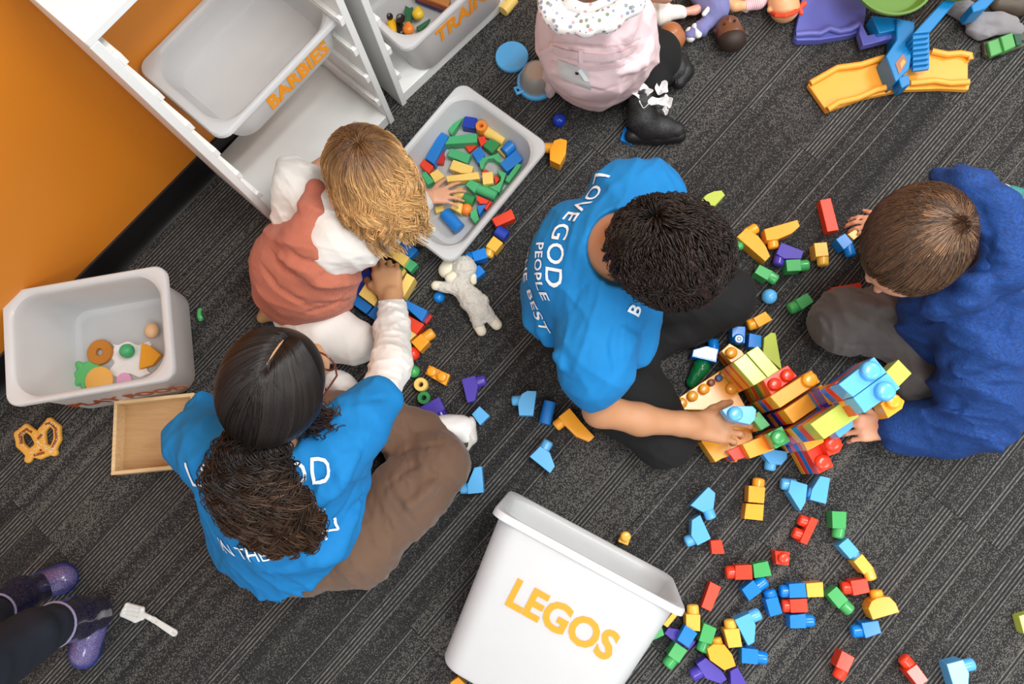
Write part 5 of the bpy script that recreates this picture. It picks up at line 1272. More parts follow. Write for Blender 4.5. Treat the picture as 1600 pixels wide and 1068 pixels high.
    patch('printed_mark', [(900, 110), (904, 111), (904, 115), (900, 114)], plastic('black_print', '#1b1b1d', .6), .0045, 3)
    S = SDF(0.0045)
    S.chain([J(975, 70, .11, 42), J(1028, 84, .095, 32), J(1030, 95, .09, 30)], .03); S.chain([J(1030, 92, .08, 28), J(1045, 110, .045, 22)], .02); S.chain([J(1000, 100, .09, 34), J(1018, 125, .09, 24), J(1012, 150, .085, 18)], .02)
    S.post.append(lambda X, Y, Z, d: np.maximum(d, 0.004-Z)); S.build('leggings', BLACKC, e, 1)
    # boots
    t = NT('black_glitter_leather'); n = t.noise(t.coord(), 900, 2, .8); t.setp(Base_Color=t.ramp(n, [(0.50, srgb('#0d0d0e')), (0.60, srgb('#1d1d1e')), (0.66, srgb('#8f8f92'))]), Roughness=0.35); t.bump(n, .4, .002); GL = t.m
    RUB = plastic('black_rubber_sole', '#18181a', 0.5)
    S = SDF(0.003); S.chain([J(1003, 158, .095, 20), J(1004, 185, .06, 23), J(1012, 196, .045, 22)], .01); S.chain([J(1010, 195, .045, 21), J(1035, 200, .035, 18), J(1056, 204, .028, 14)], .012)
    S.post.append(lambda X, Y, Z, d: np.maximum(d, 0.012-Z)); bt = S.build('boot', GL, e, 1)
    S = SDF(0.003); S.chain([J(988, 212, .022, 12), J(1025, 214, .02, 12), J(1061, 212, .02, 11)], .006); sl = S.build('sole', RUB, bt) if False else S.build('sole', RUB, e)
    S = SDF(0.003); S.chain([J(1043, 112, .06, 20), J(1058, 108, .05, 22)], .012, flat=((1, 0.3, 0), .8)); S.build('boot', GL, e, 1)
    S = SDF(0.003); S.chain([J(1064, 96, .05, 13), J(1068, 112, .05, 15), J(1060, 128, .045, 12)], .01); S.build('sole', RUB, e)
    for k in range(7):
        m = MB(); a = P(1058+k*3.4, 92+abs(k-3)*1.0, .068+.0); b = P(1056+k*3.4, 130-k*2.0, .066); m.tube([a, (a+b)/2+Vector((0, 0, .006)), b], .0012, 6); build('sole_rib', m, plastic('dark_grey_rubber', '#3a3835', .6), e)
    # net frill
    t = NT('white_net'); tp = t.node('ShaderNodeBsdfTransparent'); mx = t.node('ShaderNodeMixShader'); mx.inputs[0].default_value = 0.22
    t.setp(Base_Color=srgb('#f2f2f2'), Roughness=.7); t.link(t.b.outputs[0], mx.inputs[1]); t.link(tp.outputs[0], mx.inputs[2]); t.link(mx.outputs[0], t.out.inputs[0]); NET = t.m
    for i, (x, y, r, sx_, sy_) in enumerate([(976, 145, 7, 1, .8), (986, 131, 9, 1, .7), (1002, 142, 15, 1.1, .75), (1008, 158, 10, .9, .9), (1034, 137, 11, .9, 1), (1028, 158, 12, 1.2, .6), (1043, 158, 9, .8, 1.1), (1040, 172, 6, .7, 1)]):
        m = MB(); c = P(x, y, .120+.004*(i % 3)); R_ = r/PPM(x, y, .12); n = 28
        rim = [c+Vector((math.cos(a)*R_*sx_*(1+.10*math.sin(5*a+i)), math.sin(a)*R_*sy_*(1+.10*math.sin(4*a+i)), .006*math.sin(3*a+i*1.3))) for a in [2*math.pi*k/n for k in range(n)]]
        mid = [c+(p-c)*.45+Vector((0, 0, -.004+.003*math.sin(k))) for k, p in enumerate(rim)]
        m.add(rim+mid+[c-Vector((0, 0, .007))], [(k, (k+1) % n, n+(k+1) % n, n+k) for k in range(n)]+[(n+k, n+(k+1) % n, 2*n) for k in range(n)])
        fr_ = build('net_frill', m, NET, e); m = MB(); m.tube(rim+[rim[0]], .0010, 6); build('frill_edge', m, SHOEW, fr_)
girl_pink()

# ================================================================= CHILD IN GLITTER RAIN BOOTS (bottom left)
def rain_boots():
    e = empty('person', P(90, 960), 'standing child in jeans and purple glitter rain boots, cut by the left edge', 'person')
    t = NT('purple_glitter_vinyl'); n = t.noise(t.coord(), 700, 2, .8); g = t.noise(t.coord(), 7, 2)
    b_ = t.ramp(g, [(0.35, srgb('#181c5c')), (0.5, srgb('#2f3480')), (0.65, srgb('#55457a'))]); t.setp(Base_Color=t.mix(t.math('GREATER_THAN', n, .56), b_, srgb('#9d9acb')), Roughness=0.22, Coat_Weight=.5); PG = t.m
    t = NT('dark_glitter_vinyl'); n = t.noise(t.coord(), 800, 2, .8); t.setp(Base_Color=t.mix(t.math('GREATER_THAN', n, .60), srgb('#120e24'), srgb('#6f6a9a')), Roughness=0.22, Coat_Weight=.6); DG = t.m
    BL = plastic('blue_rubber', '#20348f', .35); JEAN = cloth('dark_jeans', '#1b2230', '#131824', .85, 900, .4, 0); TRIM = plastic('silver_glitter_trim', '#9a93b4', .35)
    def boot(heel, toe, shaft):
        S = SDF(.003); S.chain([J(*heel), ((P(*heel[:3])+P(*toe[:3]))/2, (heel[3]+toe[3])/2/PPM(*heel[:3])*0.98), J(*toe)], .012); S.post.append(lambda X, Y, Z, d: np.maximum(d, 0.012-Z)); b = S.build('boot_foot', PG, e, 1)
        S = SDF(.003); S.chain([(P(heel[0], heel[1], .009), (heel[3]+3.5)/PPM(*heel[:3])), (P(toe[0], toe[1], .009), (toe[3]+3.5)/PPM(*toe[:3]))], .01); S.post.append(lambda X, Y, Z, d: np.maximum(d, np.abs(Z-0.009)-0.009)); S.build('sole', BL, e)
        S = SDF(.0035); S.chain([J(*j) for j in shaft], .02); a, b2 = P(*shaft[-2][:3]), P(*shaft[-1][:3]); S.plane(b2, b2-a, .003)
        r2 = shaft[-1][3]/PPM(*shaft[-1][:3]); dn = (b2-a).normalized(); S.cap((b2-dn*.03, r2*.8), (b2+dn*.03, r2*.85), .003, 'sub'); S.build('boot_shaft', DG, e, 1)
        m = MB(); t1 = dn.cross(Vector((0, 0, 1))).normalized(); t2 = dn.cross(t1); m.tube([b2+(t1*math.cos(q)+t2*math.sin(q))*r2*.98 for q in [k*2*math.pi/28 for k in range(29)]], .0028, 6); build('boot_trim', m, TRIM, e)
        return b2, dn, r2
    o2, d2, r2 = boot((148, 958, .035, 21), (132, 1018, .03, 21), [(146, 958, .05, 27), (118, 966, .12, 31), (84, 976, .21, 34)])
    o1, d1, r1 = boot((62, 915, .035, 18), (98, 903, .03, 20), [(62, 918, .05, 22), (30, 930, .12, 26), (-5, 955, .21, 28)])
    S = SDF(.005); S.chain([(o2-d2*.04, r2*.72), (o2, r2*.76), J(45, 995, .29, 34), J(-70, 1068, .45, 60), J(-115, 1095, .52, 62)], .03); S.chain([(o1-d1*.04, r1*.7), J(-40, 985, .29, 34), J(-100, 1060, .45, 60)], .03)
    S.post.append(folds(.007, 24, (.9, .3, .4), 121)); S.build('jeans', JEAN, e, 1)
    hd = P(-430, 1300, .98)
    S = SDF(.006); S.chain([J(45, 995, .29, 20), J(-60, 1060, .45, 40), J(-110, 1080, .6, 50), (hd-Vector((0, 0, .13)), .04)], .03); S.ell(hd, (.08, .08, .1), None, .02); S.cap((hd+Vector((.05, .05, -.02)), .015), (hd+Vector((.058, .058, -.03)), .009), .01); S.build('body', SKIN_A, e)
    S = SDF(.006); a = P(-120, 1098, .50); S.chain([(a, .085), (P(-135, 1105, .62), .095), (hd-Vector((0, 0, .2)), .085)], .04); S.cap((hd-Vector((-.06, .08, .22)), .042), (a+Vector((-.02, -.13, 0)), .033), .03); S.cap((hd-Vector((.08, -.06, .24)), .042), (a+Vector((-.14, -.01, 0)), .033), .03); S.build('sweater', NAVY, e)
    S = SDF(.006); S.ell(hd+Vector((-.01, -.01, .015)), (.088, .088, .1), None, .01); S.plane(hd+Vector((.045, .045, 0)), Vector((1, 1, -.6)), .01); S.plane(hd-Vector((0, 0, .06)), Vector((0, 0, -1)), .01); cp_ = S.mesh('hair', 1); cap_tint(cp_, '#3a2719'); link('hair', cp_, hair_mat('brown_cap_hair'), e)
rain_boots()

# ================================================================= TOYS
def plush_lamb():
    e = empty('plush_lamb', P(730, 460), 'white plush lamb lying stretched out on the carpet', 'soft toy')
    t = NT('white_plush'); n = t.noise(t.coord(), 160, 4, .7); t.setp(Base_Color=srgb('#dfdbd1'), Roughness=1.0); t.bump(n, 1.0, .006); F = t.m
    FC = plastic('cream_plush', '#e6dfc9', .9)
    S = SDF(.0025); S.ell(P(725, 419, .04), (.033, .034, .032), None, .01); S.chain([J(718, 446, .035, 15), J(737, 468, .035, 17), J(750, 486, .035, 14)], .015)
    S.cap(J(706, 449, .04, 10), J(690, 448, .045, 8), .01); S.cap(J(745, 492, .03, 12), J(747, 505, .025, 10), .012); S.cap(J(755, 482, .03, 12), J(768, 498, .025, 9), .012); S.ball(J(755, 468, .04, 8), .01)
    S.post.append(bmpy(.0022, 170, 3)); S.post.append(bmpy(.0012, 330, 5)); S.build('woolly_body', F, e, 1)
    for nm, a, b in (('face', J(702, 416, .035, 13), J(698, 422, .035, 13)), ('ear', J(703, 434, .05, 8), J(708, 430, .05, 7)), ('ear', J(739, 432, .04, 6), J(740, 440, .035, 5)), ('paw', J(691, 447, .045, 7.5), J(681, 446, .045, 7.5)), ('paw', J(747, 507, .022, 9), J(752, 517, .02, 8)), ('paw', J(769, 499, .022, 9), J(776, 507, .02, 8.5))):
        S = SDF(.0022); S.cap(a, b, .005); S.build(nm, FC, e, 1)
plush_lamb()
def slab(name, poly, z0, z1, mat, parent=None, bev=.0015):
    top = [P(x, y, z1) for x, y in poly]; m = MB(); m.prism(top, [Vector((p.x, p.y, z0)) for p in top]); return build(name, m, mat, parent, bev, org=(Vector((top[0].x, top[0].y, z0)) if parent is None else None))
# wooden tray
WD1 = wooden('pale_pine', '#e3c79b', '#cfab79'); WD2 = wooden('mdf_board', '#b99467', '#ad8759', .6)
e = empty('wooden_tray', P(240, 680), 'square pale wooden tray beside the play food bin', 'tray'); z = .048
tl, tr, bl, br = [P(x, y, z) for x, y in ((178, 626), (303, 613), (173, 742), (299, 730))]; ex = (tr-tl).normalized(); ey = (tl-bl).normalized()
Lx, Ly = (tr-tl).length, (tl-bl).length; F_ = Frame(Vector((bl.x, bl.y, 0)), ex, ey, (0, 0, 1)); k = .0095
for a in ((0, Lx, 0, k), (0, Lx, Ly-k, Ly), (0, k, k, Ly-k), (Lx-k, Lx, k, Ly-k)):
    m = MB(); F_.box(m, *a, 0, z); build('side_strip', m, WD1, e, .001)
m = MB(); F_.box(m, k, Lx-k, k, Ly-k, .002, .008); build('base_board', m, WD2, e)
# pretzel
e = empty('toy_pretzel', P(59, 688), 'wooden toy pretzel with painted salt dots', 'toy food')
def pz(L, z=.012): return [P(x/3.338, 440+y/3.338, z) for x, y in L]
rope = [[(150, 925), (175, 880), (225, 835), (222, 775), (262, 728), (300, 760), (303, 820), (275, 880), (215, 905), (150, 890), (108, 850), (97, 795), (140, 760), (180, 790), (205, 840), (250, 870), (285, 890)]]
S = SDF(.0018)
for L in rope:
    q = pz(L, .008); S.chain([(p, .0105) for p in q], .003)
S.post.append(lambda X, Y, Z, d: np.maximum(d, np.abs(Z-.008)-.0075)); S.build('pretzel_body', plastic('golden_paint', '#dfa544', .5), e, 1)
for L in ([(112, 848), (105, 795), (140, 768), (170, 785)], [(240, 745), (265, 735), (293, 765), (297, 820), (275, 865)], [(180, 905), (235, 890)], [(200, 820), (222, 795)]):
    m = MB(); m.tube(pz(L, .0135), .0042, 8); build('brown_glaze', m, plastic('brown_paint', '#8e4a22', .5), e)
m = MB(); rp = [q for L in rope for q in zip(L[:-1], L[1:])]
for i in range(80):
    a, b = random.choice(rp); f = random.random(); c = pz([(a[0]*(1-f)+b[0]*f+random.uniform(-9, 9), a[1]*(1-f)+b[1]*f+random.uniform(-9, 9))], .0172)[0]; m.lathe([(.0011, -.002), (.0011, .0004)], c, (0, 0, 1), 8)
tag(build('salt_dots', m, plastic('white_sticker', '#e9eff2', .3), e), kind='stuff')
# spatula
S = SDF(.0014); a = [P(x, y, .006) for x, y in ((199, 945), (222, 951), (222, 964), (212, 968), (192, 959))]
for i in range(5): S.cap((a[i], .007), (a[(i+1) % 5], .007), .002)
S.cap((P(198, 955, .006), .012), (P(216, 960, .006), .010), .004); S.cap((P(226, 960, .007), .0065), (P(240, 968, .012), .007), .004); S.cap((P(240, 968, .012), .007), (P(272, 988, .009), .009), .004)
S.cap((P(235, 965, .012), .0028), (P(243, 970, .012), .0028), .001, 'sub'); S.cap((P(269, 986, .009), .0030), (P(275, 990, .009), .0030), .001, 'sub')
S.post.append(lambda X, Y, Z, d: np.maximum(d, np.abs(Z-.008)-.0045))
for dx in (-8, 0, 8): S.post.append((lambda q, q2: (lambda X, Y, Z, d: np.where(Z > .010, np.maximum(d, .0016-np.sqrt((X-(q.x+np.clip(((X-q.x)*(q2.x-q.x)+(Y-q.y)*(q2.y-q.y))/((q2-q).length_squared), 0, 1)*(q2.x-q.x)))**2+(Y-(q.y+np.clip(((X-q.x)*(q2.x-q.x)+(Y-q.y)*(q2.y-q.y))/((q2-q).length_squared), 0, 1)*(q2.y-q.y)))**2)), d)))(P(197-dx*.2, 951+dx*.75, .01), P(216-dx*.2, 956+dx*.75, .01)))
o = S.build('toy_spatula', plastic('white_toy_plastic', '#dfe2df', .35), None, 1, org=P(230, 965)); tag(o, 'small white toy spatula beside the glitter rain boots', 'toy utensil')
# fan shell
e = empty('toy_shell', P(872, 350), 'beige ribbed fan-shaped toy beside the boys blue tee', 'toy')
S = SDF(.002); S.ell(P(872, 350, .004), (.041, .043, .013), None, .01); S.post.append(lambda X, Y, Z, d: np.maximum(d, .001-Z)); SH = plastic('beige_plastic', '#cbb9a6', .5); S.build('shell_body', SH, e, 1)
for k in range(11):
    a = math.radians(95+k*15); c = P(884, 360, .016); m = MB(); R_ = .046; m.tube([c+Vector((math.cos(a)*R_*q, math.sin(a)*R_*q, -.013*q*q*.9+.001)) for q in (.45, .65, .85, 1.0)], .0012, 6); build('rib', m, SH, e)
# pot and lid
e = empty('toy_pot', P(840, 128), 'upturned steel toy pot with light blue handle ring', 'toy pot')
t = NT('brushed_steel'); n = t.noise(t.coord(scale=(1, 1, 30)), 30, 3); t.setp(Base_Color=srgb('#b3afa9'), Metallic=.35, Roughness=.35); t.bump(n, .1, .0005); ST = t.m
c = P(838, 130, 0); R_ = 26/PPM(842, 130, 0); m = MB(); m.lathe([(R_, .004), (R_*1.0, .012), (R_*.96, .03), (R_*.86, .052), (R_*.70, .066), (R_*.62, .070), (R_*.60, .0675), (R_*.2, .067)], c, (0, 0, 1), 36); build('pot_body', m, ST, e)
LB = pm('lightblue'); m = MB(); m.lathe([(R_*1.02, .001), (R_*1.16, .001), (R_*1.18, .007), (R_*1.14, .012), (R_*1.02, .012)], c, (0, 0, 1), 36); build('handle_ring', m, LB, e)
for L in ([(818, 142), (808, 146), (804, 138), (812, 136)], [(862, 112), (869, 106), (866, 98), (858, 100)]):
    m = MB(); m.tube([P(x, y, .012) for x, y in L], .0055, 10); build('handle', m, LB, e)
c = P(800, 91, 0); R_ = 26/PPM(800, 91, 0); m = MB(); m.lathe([(R_*.97, .001), (R_, .003), (R_, .009), (R_*.96, .012), (R_*.88, .0115), (R_*.3, .012)], c, (0, 0, 1), 40)
o = build('pot_lid', m, LB, None, org=c); tag(o, 'round light blue lid beside the upturned toy pot', 'lid')
# green pear
S = SDF(.002); S.cap(J(1096, 574, .022, 14), J(1080, 598, .015, 8), .01); S.post.append(bmpy(.0012, 120, 3)); o = S.build('toy_avocado', plastic('glossy_green', '#0f6b3a', .2), None, 1, org=P(1090, 585)); tag(o, 'glossy dark green pear-shaped toy fruit left of the vehicle', 'toy food')
S = SDF(.002); S.cap(J(312, 484, .02, 3), J(313, 500, .01, 4), .01); S.post.append(bmpy(.003, 90, 3)); o = S.build('toy_leaf', pm('green'), None, 1, org=P(312, 492)); tag(o, 'green toy leaf behind the play food bin', 'toy food')

# ---- play food in the bin
def disc(name, label, cat, x, y, r, z0, z1, col, rough=.5):
    c = P(x, y, z1); c.z = z0; R_ = r/PPM(x, y, z1); h = z1-z0; m = MB(); m.lathe([(R_*.96, 0), (R_, h*.2), (R_, h*.8), (R_*.95, h)], c, (0, 0, 1), 36); o = build(name, m, plastic('paint_'+col[1:], col, rough), None, org=c); return tag(o, label, cat)
S = SDF(.0018); pw_ = [P(x/3.338, 440+y/3.338, .006) for x, y in ((410, 430), (450, 440), (480, 425), (515, 430), (520, 470), (500, 540), (440, 545), (405, 530), (400, 480))]; c0 = sum(pw_, Vector())/len(pw_)
for q in pw_: S.cap((q, .010), (c0, .012), .006)
S.post.append(bmpy(.003, 80, 7)); S.post.append(lambda X, Y, Z, d: np.maximum(d, np.abs(Z-.010)-.0045)); o = S.build('toy_lettuce', plastic('paint_lettuce', '#5db86c', .5), None, 1, org=c0); tag(o, 'green toy lettuce leaf under the cheese disc in the bin', 'toy food')
disc('toy_cheese', 'pale orange round toy slice lying on the green leaf', 'toy food', 154, 594, 21.5, .0155, .022, '#eab055')
ringbead('toy', 'orange', 154.5, 549.5, 19.5, .0055, .018, .28, True, 'toy_bagel'); bpy.context.view_layer.update()
bg_ = [o for o in COL.objects if o.name.startswith('toy_bagel')][0]; tag(bg_, 'brown toy bagel with a white centre in the food bin', 'toy food'); bg_.data.materials.clear(); bg_.data.materials.append(plastic('bagel_paint', '#bd7722', .5))
disc('toy_ham', 'pink round toy slice by the front of the food bin', 'toy food', 193, 594, 12, .0055, .011, '#e3a9cf')
S = SDF(.0018); S.ell(P(237, 516, .020), (.0185, .0215, .015), None, .01); o = S.build('toy_egg', plastic('paint_egg', '#e3b98a', .4), None, 1, org=P(237, 516, .02)); tag(o, 'tan toy egg alone in the back of the food bin', 'toy food')
bead('green faceted bead in the play food bin', 'green', 198.6, 548, 11, .022, True)
o = slab('toy_waffle', [(221, 535), (237, 542), (251, 554), (238, 570), (217, 576)], .0055, .022, plastic('waffle_paint', '#e79f22', .5)); tag(o, 'orange three-cornered toy wedge in the food bin', 'toy food')
m = MB(); n_ = 10; q = [P(175+58*i/n_+ (4*math.sin(j*1.3)), 536+50*j/n_+3*math.sin(i*1.1), .007+.002*math.sin(i*1.7+j*1.1)) for i in range(n_+1) for j in range(n_+1)]
m.add(q, [(i*(n_+1)+j, i*(n_+1)+j+1, (i+1)*(n_+1)+j+1, (i+1)*(n_+1)+j) for i in range(n_) for j in range(n_)]); o = build('paper_napkin', m, plastic('white_paper', '#eeeceb', .8), None, org=P(200, 560, .008)); tag(o, 'crumpled white paper on the bottom of the food bin', 'paper')

# ---- toys in the second unit's bin
zb_ = .056
BK = plastic('black_toy', '#151515', .3); YL = pm('yellow'); GN = plastic('dark_green_toy', '#226b45', .4)
e = empty('toy_tractor', P(620, 38, zb_), 'small black and yellow toy vehicle with round black wheels', 'toy vehicle')
S = SDF(.002); S.cap(J(612, 36, .09, 8), J(612, 50, .09, 8), .008); S.build('cab', plastic('toy_yellow', '#eeb724', .3), e, 1)
S = SDF(.002); S.cap(J(621, 40, .08, 9), J(626, 52, .075, 10), .008); S.build('engine', BK, e, 1)
for x, y, r in ((609, 26, 5), (626, 29, 7)):
    m = MB(); c = P(x, y, .11); R_ = r/PPM(x, y, .11); m.lathe([(R_*.8, -.006), (R_, -.004), (R_, .004), (R_*.8, .006), (R_*.4, .004)], c, (.2, -.2, 1), 20); build('wheel', m, BK, e)
for nm, lab, x, y, r, z_, col in (('toy_orange', 'orange ball in the bin of toy figures', 638, 46, 9, .085, '#f08a2c'), ('toy_lemon', 'yellow toy lemon in the bin of toy figures', 653, 22, 9, .08, '#e9c534'), ('toy_duck', 'small yellow toy figure at the left of the upper bin', 588, 36, 7, .10, '#e5b32e')):
    S = SDF(.002); c, R_ = J(x, y, z_, r); S.ell(c, (R_*1.05, R_, R_*.9), None, .01); S.ball((c+Vector((0, R_*.9, .004)), R_*.35), .01); o = S.build(nm, plastic('paint_'+col[1:], col, .35), None, 1, org=c); tag(o, lab, 'toy')
o = slab('toy_leaf', [(633, 8), (640, 12), (645, 10), (644, 24), (640, 36), (634, 34), (635, 26), (631, 20)], .06, .075, GN); tag(o, 'dark green toy leaf in the bin of toy figures', 'toy')
o = slab('toy_leaf', [(650, 42), (660, 36), (672, 28), (664, 40), (654, 48)], .06, .075, GN); tag(o, 'dark green toy piece beside the orange ball', 'toy')
e = empty('train_track', P(680, 5, .08), 'wooden toy train track pieces stacked at the back of the bin', 'toy track')
for i, (y0, zq, c_) in enumerate(((12, .07, '#2b3c78'), (8, .085, '#b0492f'), (3, .10, '#b9793f'))):
    slab('track_piece', [(648, y0-12), (700, y0+2+6), (704, y0-8), (655, y0-26)], zq-.012, zq, plastic('track_'+c_[1:], c_, .5), e)

# ---- dolls at the top edge
def doll(label, parts, org):
    e = empty('doll', org, label, 'doll')
    for nm, mat, js, kw in parts:
        S = SDF(.0028); S.chain(js, .012) if len(js) > 1 else S.ball(js[0], .01)
        if kw.get('extra'): kw['extra'](S)
        for f in kw.get('post', ()): S.post.append(f)
        S.build(nm, mat, e, 1)
    return e
VB = plastic('brown_vinyl_skin', '#a8683f', .35, .04); VD = plastic('dark_vinyl_skin', '#6b422c', .35, .04); VP = plastic('peach_vinyl_skin', '#e0a878', .4, .04); VK = plastic('pink_vinyl_skin', '#dfa38f', .4, .04)
CW_ = cloth('white_doll_cloth', '#ebe8e2', '#dedad2', .9, 1200, .3, 0); LV = cloth('lavender_doll_cloth', '#7d7fb2', '#7073a6', .85, 1200, .3, 0)
doll('doll in white clothes lying face down, smooth brown head', [('head', VB, [J(1048, 55, .055, 20), J(1052, 60, .05, 19)], dict(extra=lambda S: S.ball(J(1027, 44+28, .05, 4), .004))),
     ('clothes', CW_, [J(1020, 5, .06, 18), J(1030, 20, .06, 20)], dict(extra=lambda S: (S.cap(J(1040, 20, .06, 12), J(1064, 19, .05, 9), .01), S.cap(J(1025, 25, .05, 14), J(1018, 38, .04, 6), .01)), post=(folds(.003, 40, (1, .2, 0), 3),))),
     ('arm', VK, [J(1066, 19, .05, 6.5), J(1086, 16, .05, 6), J(1096, 11, .05, 6.5)], {})], P(1040, 30))
d_ = doll('dark-skinned baby doll in a lavender striped outfit lying face up', [('head', VD, [J(1138, 45, .05, 20), J(1142, 55, .05, 21)], dict(extra=lambda S: (S.ball(J(1119, 48, .045, 4.5), .003), S.ball(J(1140, 29, .085, 3), .006), S.ball(J(1132, 36, .088, 3.4), .002, 'sub'), S.ball(J(1147, 31, .088, 3.4), .002, 'sub')))),
     ('clothes', LV, [J(1100, -10, .05, 22), J(1118, 12, .05, 22)], dict(extra=lambda S: S.chain([J(1112, 28, .045, 12), J(1095, 45, .04, 10), J(1080, 54, .035, 9)], .01), post=(folds(.003, 40, (1, .5, 0), 5),))),
     ('hand', VD, [J(1080, 54, .035, 5), J(1071, 59, .03, 4)], {}), ('cuff', SHOEW, [J(1078, 50, .037, 8), J(1079, 58, .034, 8)], {}), ('stripe', SHOEW, [J(1086, 42, .048, 6), J(1091, 54, .046, 6)], {}), ('stripe', SHOEW, [J(1100, 22, .07, 4), J(1108, 12, .07, 4)], {})], P(1120, 30))
S = SDF(.0028); S.ell(P(1144, 63, .052), (.038, .031, .036), None, .01); S.build('hair', plastic('dark_moulded_hair', '#2e2019', .6), d_)
for x, y in ((1132, 37), (1148, 32)):
    S = SDF(.0012); S.ball(J(x, y, .088, 2.2), .001); S.build('eye', plastic('dark_eye', '#1a1210', .2), d_)
PS = NT('pink_stripe_cloth'); w = PS.node('ShaderNodeTexWave'); w.inputs['Scale'].default_value = 60; PS.link(PS.coord(), w.inputs[0]); PS.setp(Base_Color=PS.mix(w.outputs[1], srgb('#eedde0'), srgb('#cf8f9c')), Roughness=.9)
doll('peach arm of a doll with a pink striped sleeve at the top edge', [('arm', VP, [J(1132, 0, .05, 7), J(1148, 9, .045, 8), J(1162, 9, .04, 8)], {}), ('sleeve', PS.m, [J(1168, 8, .04, 9), J(1185, 2, .045, 11), J(1195, -8, .045, 11)], {}), ('cloth_tag', CW_, [J(1160, 15, .02, 3), J(1167, 17, .015, 3)], {})], P(1160, 5))
b_ = doll('peach doll head wearing a red headband with a bow', [('head', VP, [J(1224, 5, .055, 24), J(1226, 12, .05, 23)], dict(extra=lambda S: S.ball(J(1203, 15, .055, 5), .004))), ('body', CW_, [J(1215, -40, .05, 22), J(1220, -20, .05, 16)], {})], P(1224, 5))
RB = plastic('red_ribbon', '#dd4a2a', .6); m = MB(); m.tube([P(x, y, z_) for x, y, z_ in ((1206, 20, .05), (1214, 24, .085), (1226, 24.5, .095), (1238, 21, .085), (1247, 15, .06))], .0065, 8); build('headband', m, RB, b_)
S = SDF(.0022); S.cap(J(1249, 13, .06, 3), J(1256, 6, .06, 5), .004); S.cap(J(1249, 13, .06, 3), J(1252, 20, .055, 4), .004); S.build('bow', RB, b_, 1)

# ---- slide playset
e = empty('slide_playset', P(1400, 60), 'toy slide playset: orange ramp, blue stair tower, purple ramp and green bowl', 'toy playset')
OR = plastic('orange_playset_plastic', '#f2a73a', .38, .03); PU = plastic('purple_playset_plastic', '#5a5fae', .4, .03); BU = plastic('blue_playset_plastic', '#0f79b8', .35, .03); GR = plastic('olive_playset_plastic', '#5f8636', .4, .03)
sl = slab('orange_ramp', [(1262, 131), (1278, 121), (1308, 102), (1345, 98), (1381, 86), (1452, 78), (1480, 83), (1500, 80), (1519, 81), (1520, 90), (1513, 98), (1513, 123), (1517, 127), (1514, 140), (1470, 138), (1410, 140), (1350, 153), (1292, 174)], .004, .022, OR, e, .003)
for L in ([(1266, 130), (1285, 119), (1308, 106), (1345, 101), (1381, 90)], [(1293, 171), (1310, 160), (1340, 153), (1370, 140), (1395, 134)], [(1383, 88), (1394, 131)], [(1456, 80), (1480, 85), (1500, 83), (1516, 86), (1516, 93)], [(1422, 130), (1460, 126), (1485, 130), (1514, 128)]):
    m = MB(); m.tube([P(x, y, .030+(.004 if i % 2 else 0)) for i, (x, y) in enumerate(L)], .0085, 10); build('ramp_lip', m, OR, sl)
slab('purple_ramp', [(1255, -14), (1241, 58), (1246, 63), (1282, 62), (1330, 54), (1348, 48), (1352, 30), (1356, -14)], .004, .03, PU, e, .003)
m = MB(); m.tube([P(x, y, z_) for x, y, z_ in ((1243, 54, .034), (1265, 52, .036), (1282, 52, .036), (1296, 44, .042), (1312, 49, .037), (1328, 46, .038), (1344, 37, .045))], .009, 10); build('ramp_lip', m, PU, e)
slab('purple_landing', [(1345, 32), (1356, 55), (1401, 44), (1401, 58), (1349, 71), (1343, 52)], .03, .055, PU, e, .002)
slab('blue_funnel', [(1362, 24), (1402, 28), (1404, 46), (1374, 52)], .03, .075, BU, e, .003)
slab('blue_column', [(1401, 28), (1430, 34), (1428, 60), (1424, 88), (1421, 108), (1400, 128), (1384, 87), (1401, 62)], .022, .085, BU, e, .003)
for i in range(7):
    y = 52+i*8.3; slab('stair_step', [(1427, y), (1453, y-3), (1452, y+6), (1426, y+9)], .05, .125-i*.011, BU, e, .0015)
slab('blue_chute', [(1427, 52), (1473, 2), (1490, -8), (1493, 4), (1454, 50)], .085, .135, BU, e, .003)
slab('blue_chute', [(1517, 8), (1545, -12), (1565, -12), (1541, 13), (1521, 19)], .06, .12, BU, e, .003)
slab('hook', [(1403, 121), (1420, 115), (1423, 131), (1409, 138)], .03, .075, BU, e, .003)
st = slab('picture_sticker', [(1411, 84), (1417, 96), (1405, 116), (1399, 99)], .0855, .0865, plastic('brown_sticker', '#a06a4a', .4), e, 0)
slab('picture_detail', [(1412, 92), (1415, 97), (1408, 107), (1407, 98)], .0866, .0870, plastic('orange_detail', '#d9a04a', .4), st, 0)
for nm, C_, rx, n0, n1 in (('green_bowl', (1395, -32), 62, 200, 340), ('green_bowl', (1495, -42), 46, 210, 330)):
    c = P(C_[0], C_[1], .16); R_ = rx/PPM(C_[0], C_[1], .16); m = MB(); m.lathe([(R_*.4, -.03), (R_*.85, -.028), (R_*.97, -.012), (R_, 0), (R_*1.04, .001), (R_*1.04, .006), (R_*.98, .006), (R_*.94, -.006), (R_*.8, -.02), (R_*.2, -.022)], c, (0, 0, 1), 40); build(nm, m, GR, e)
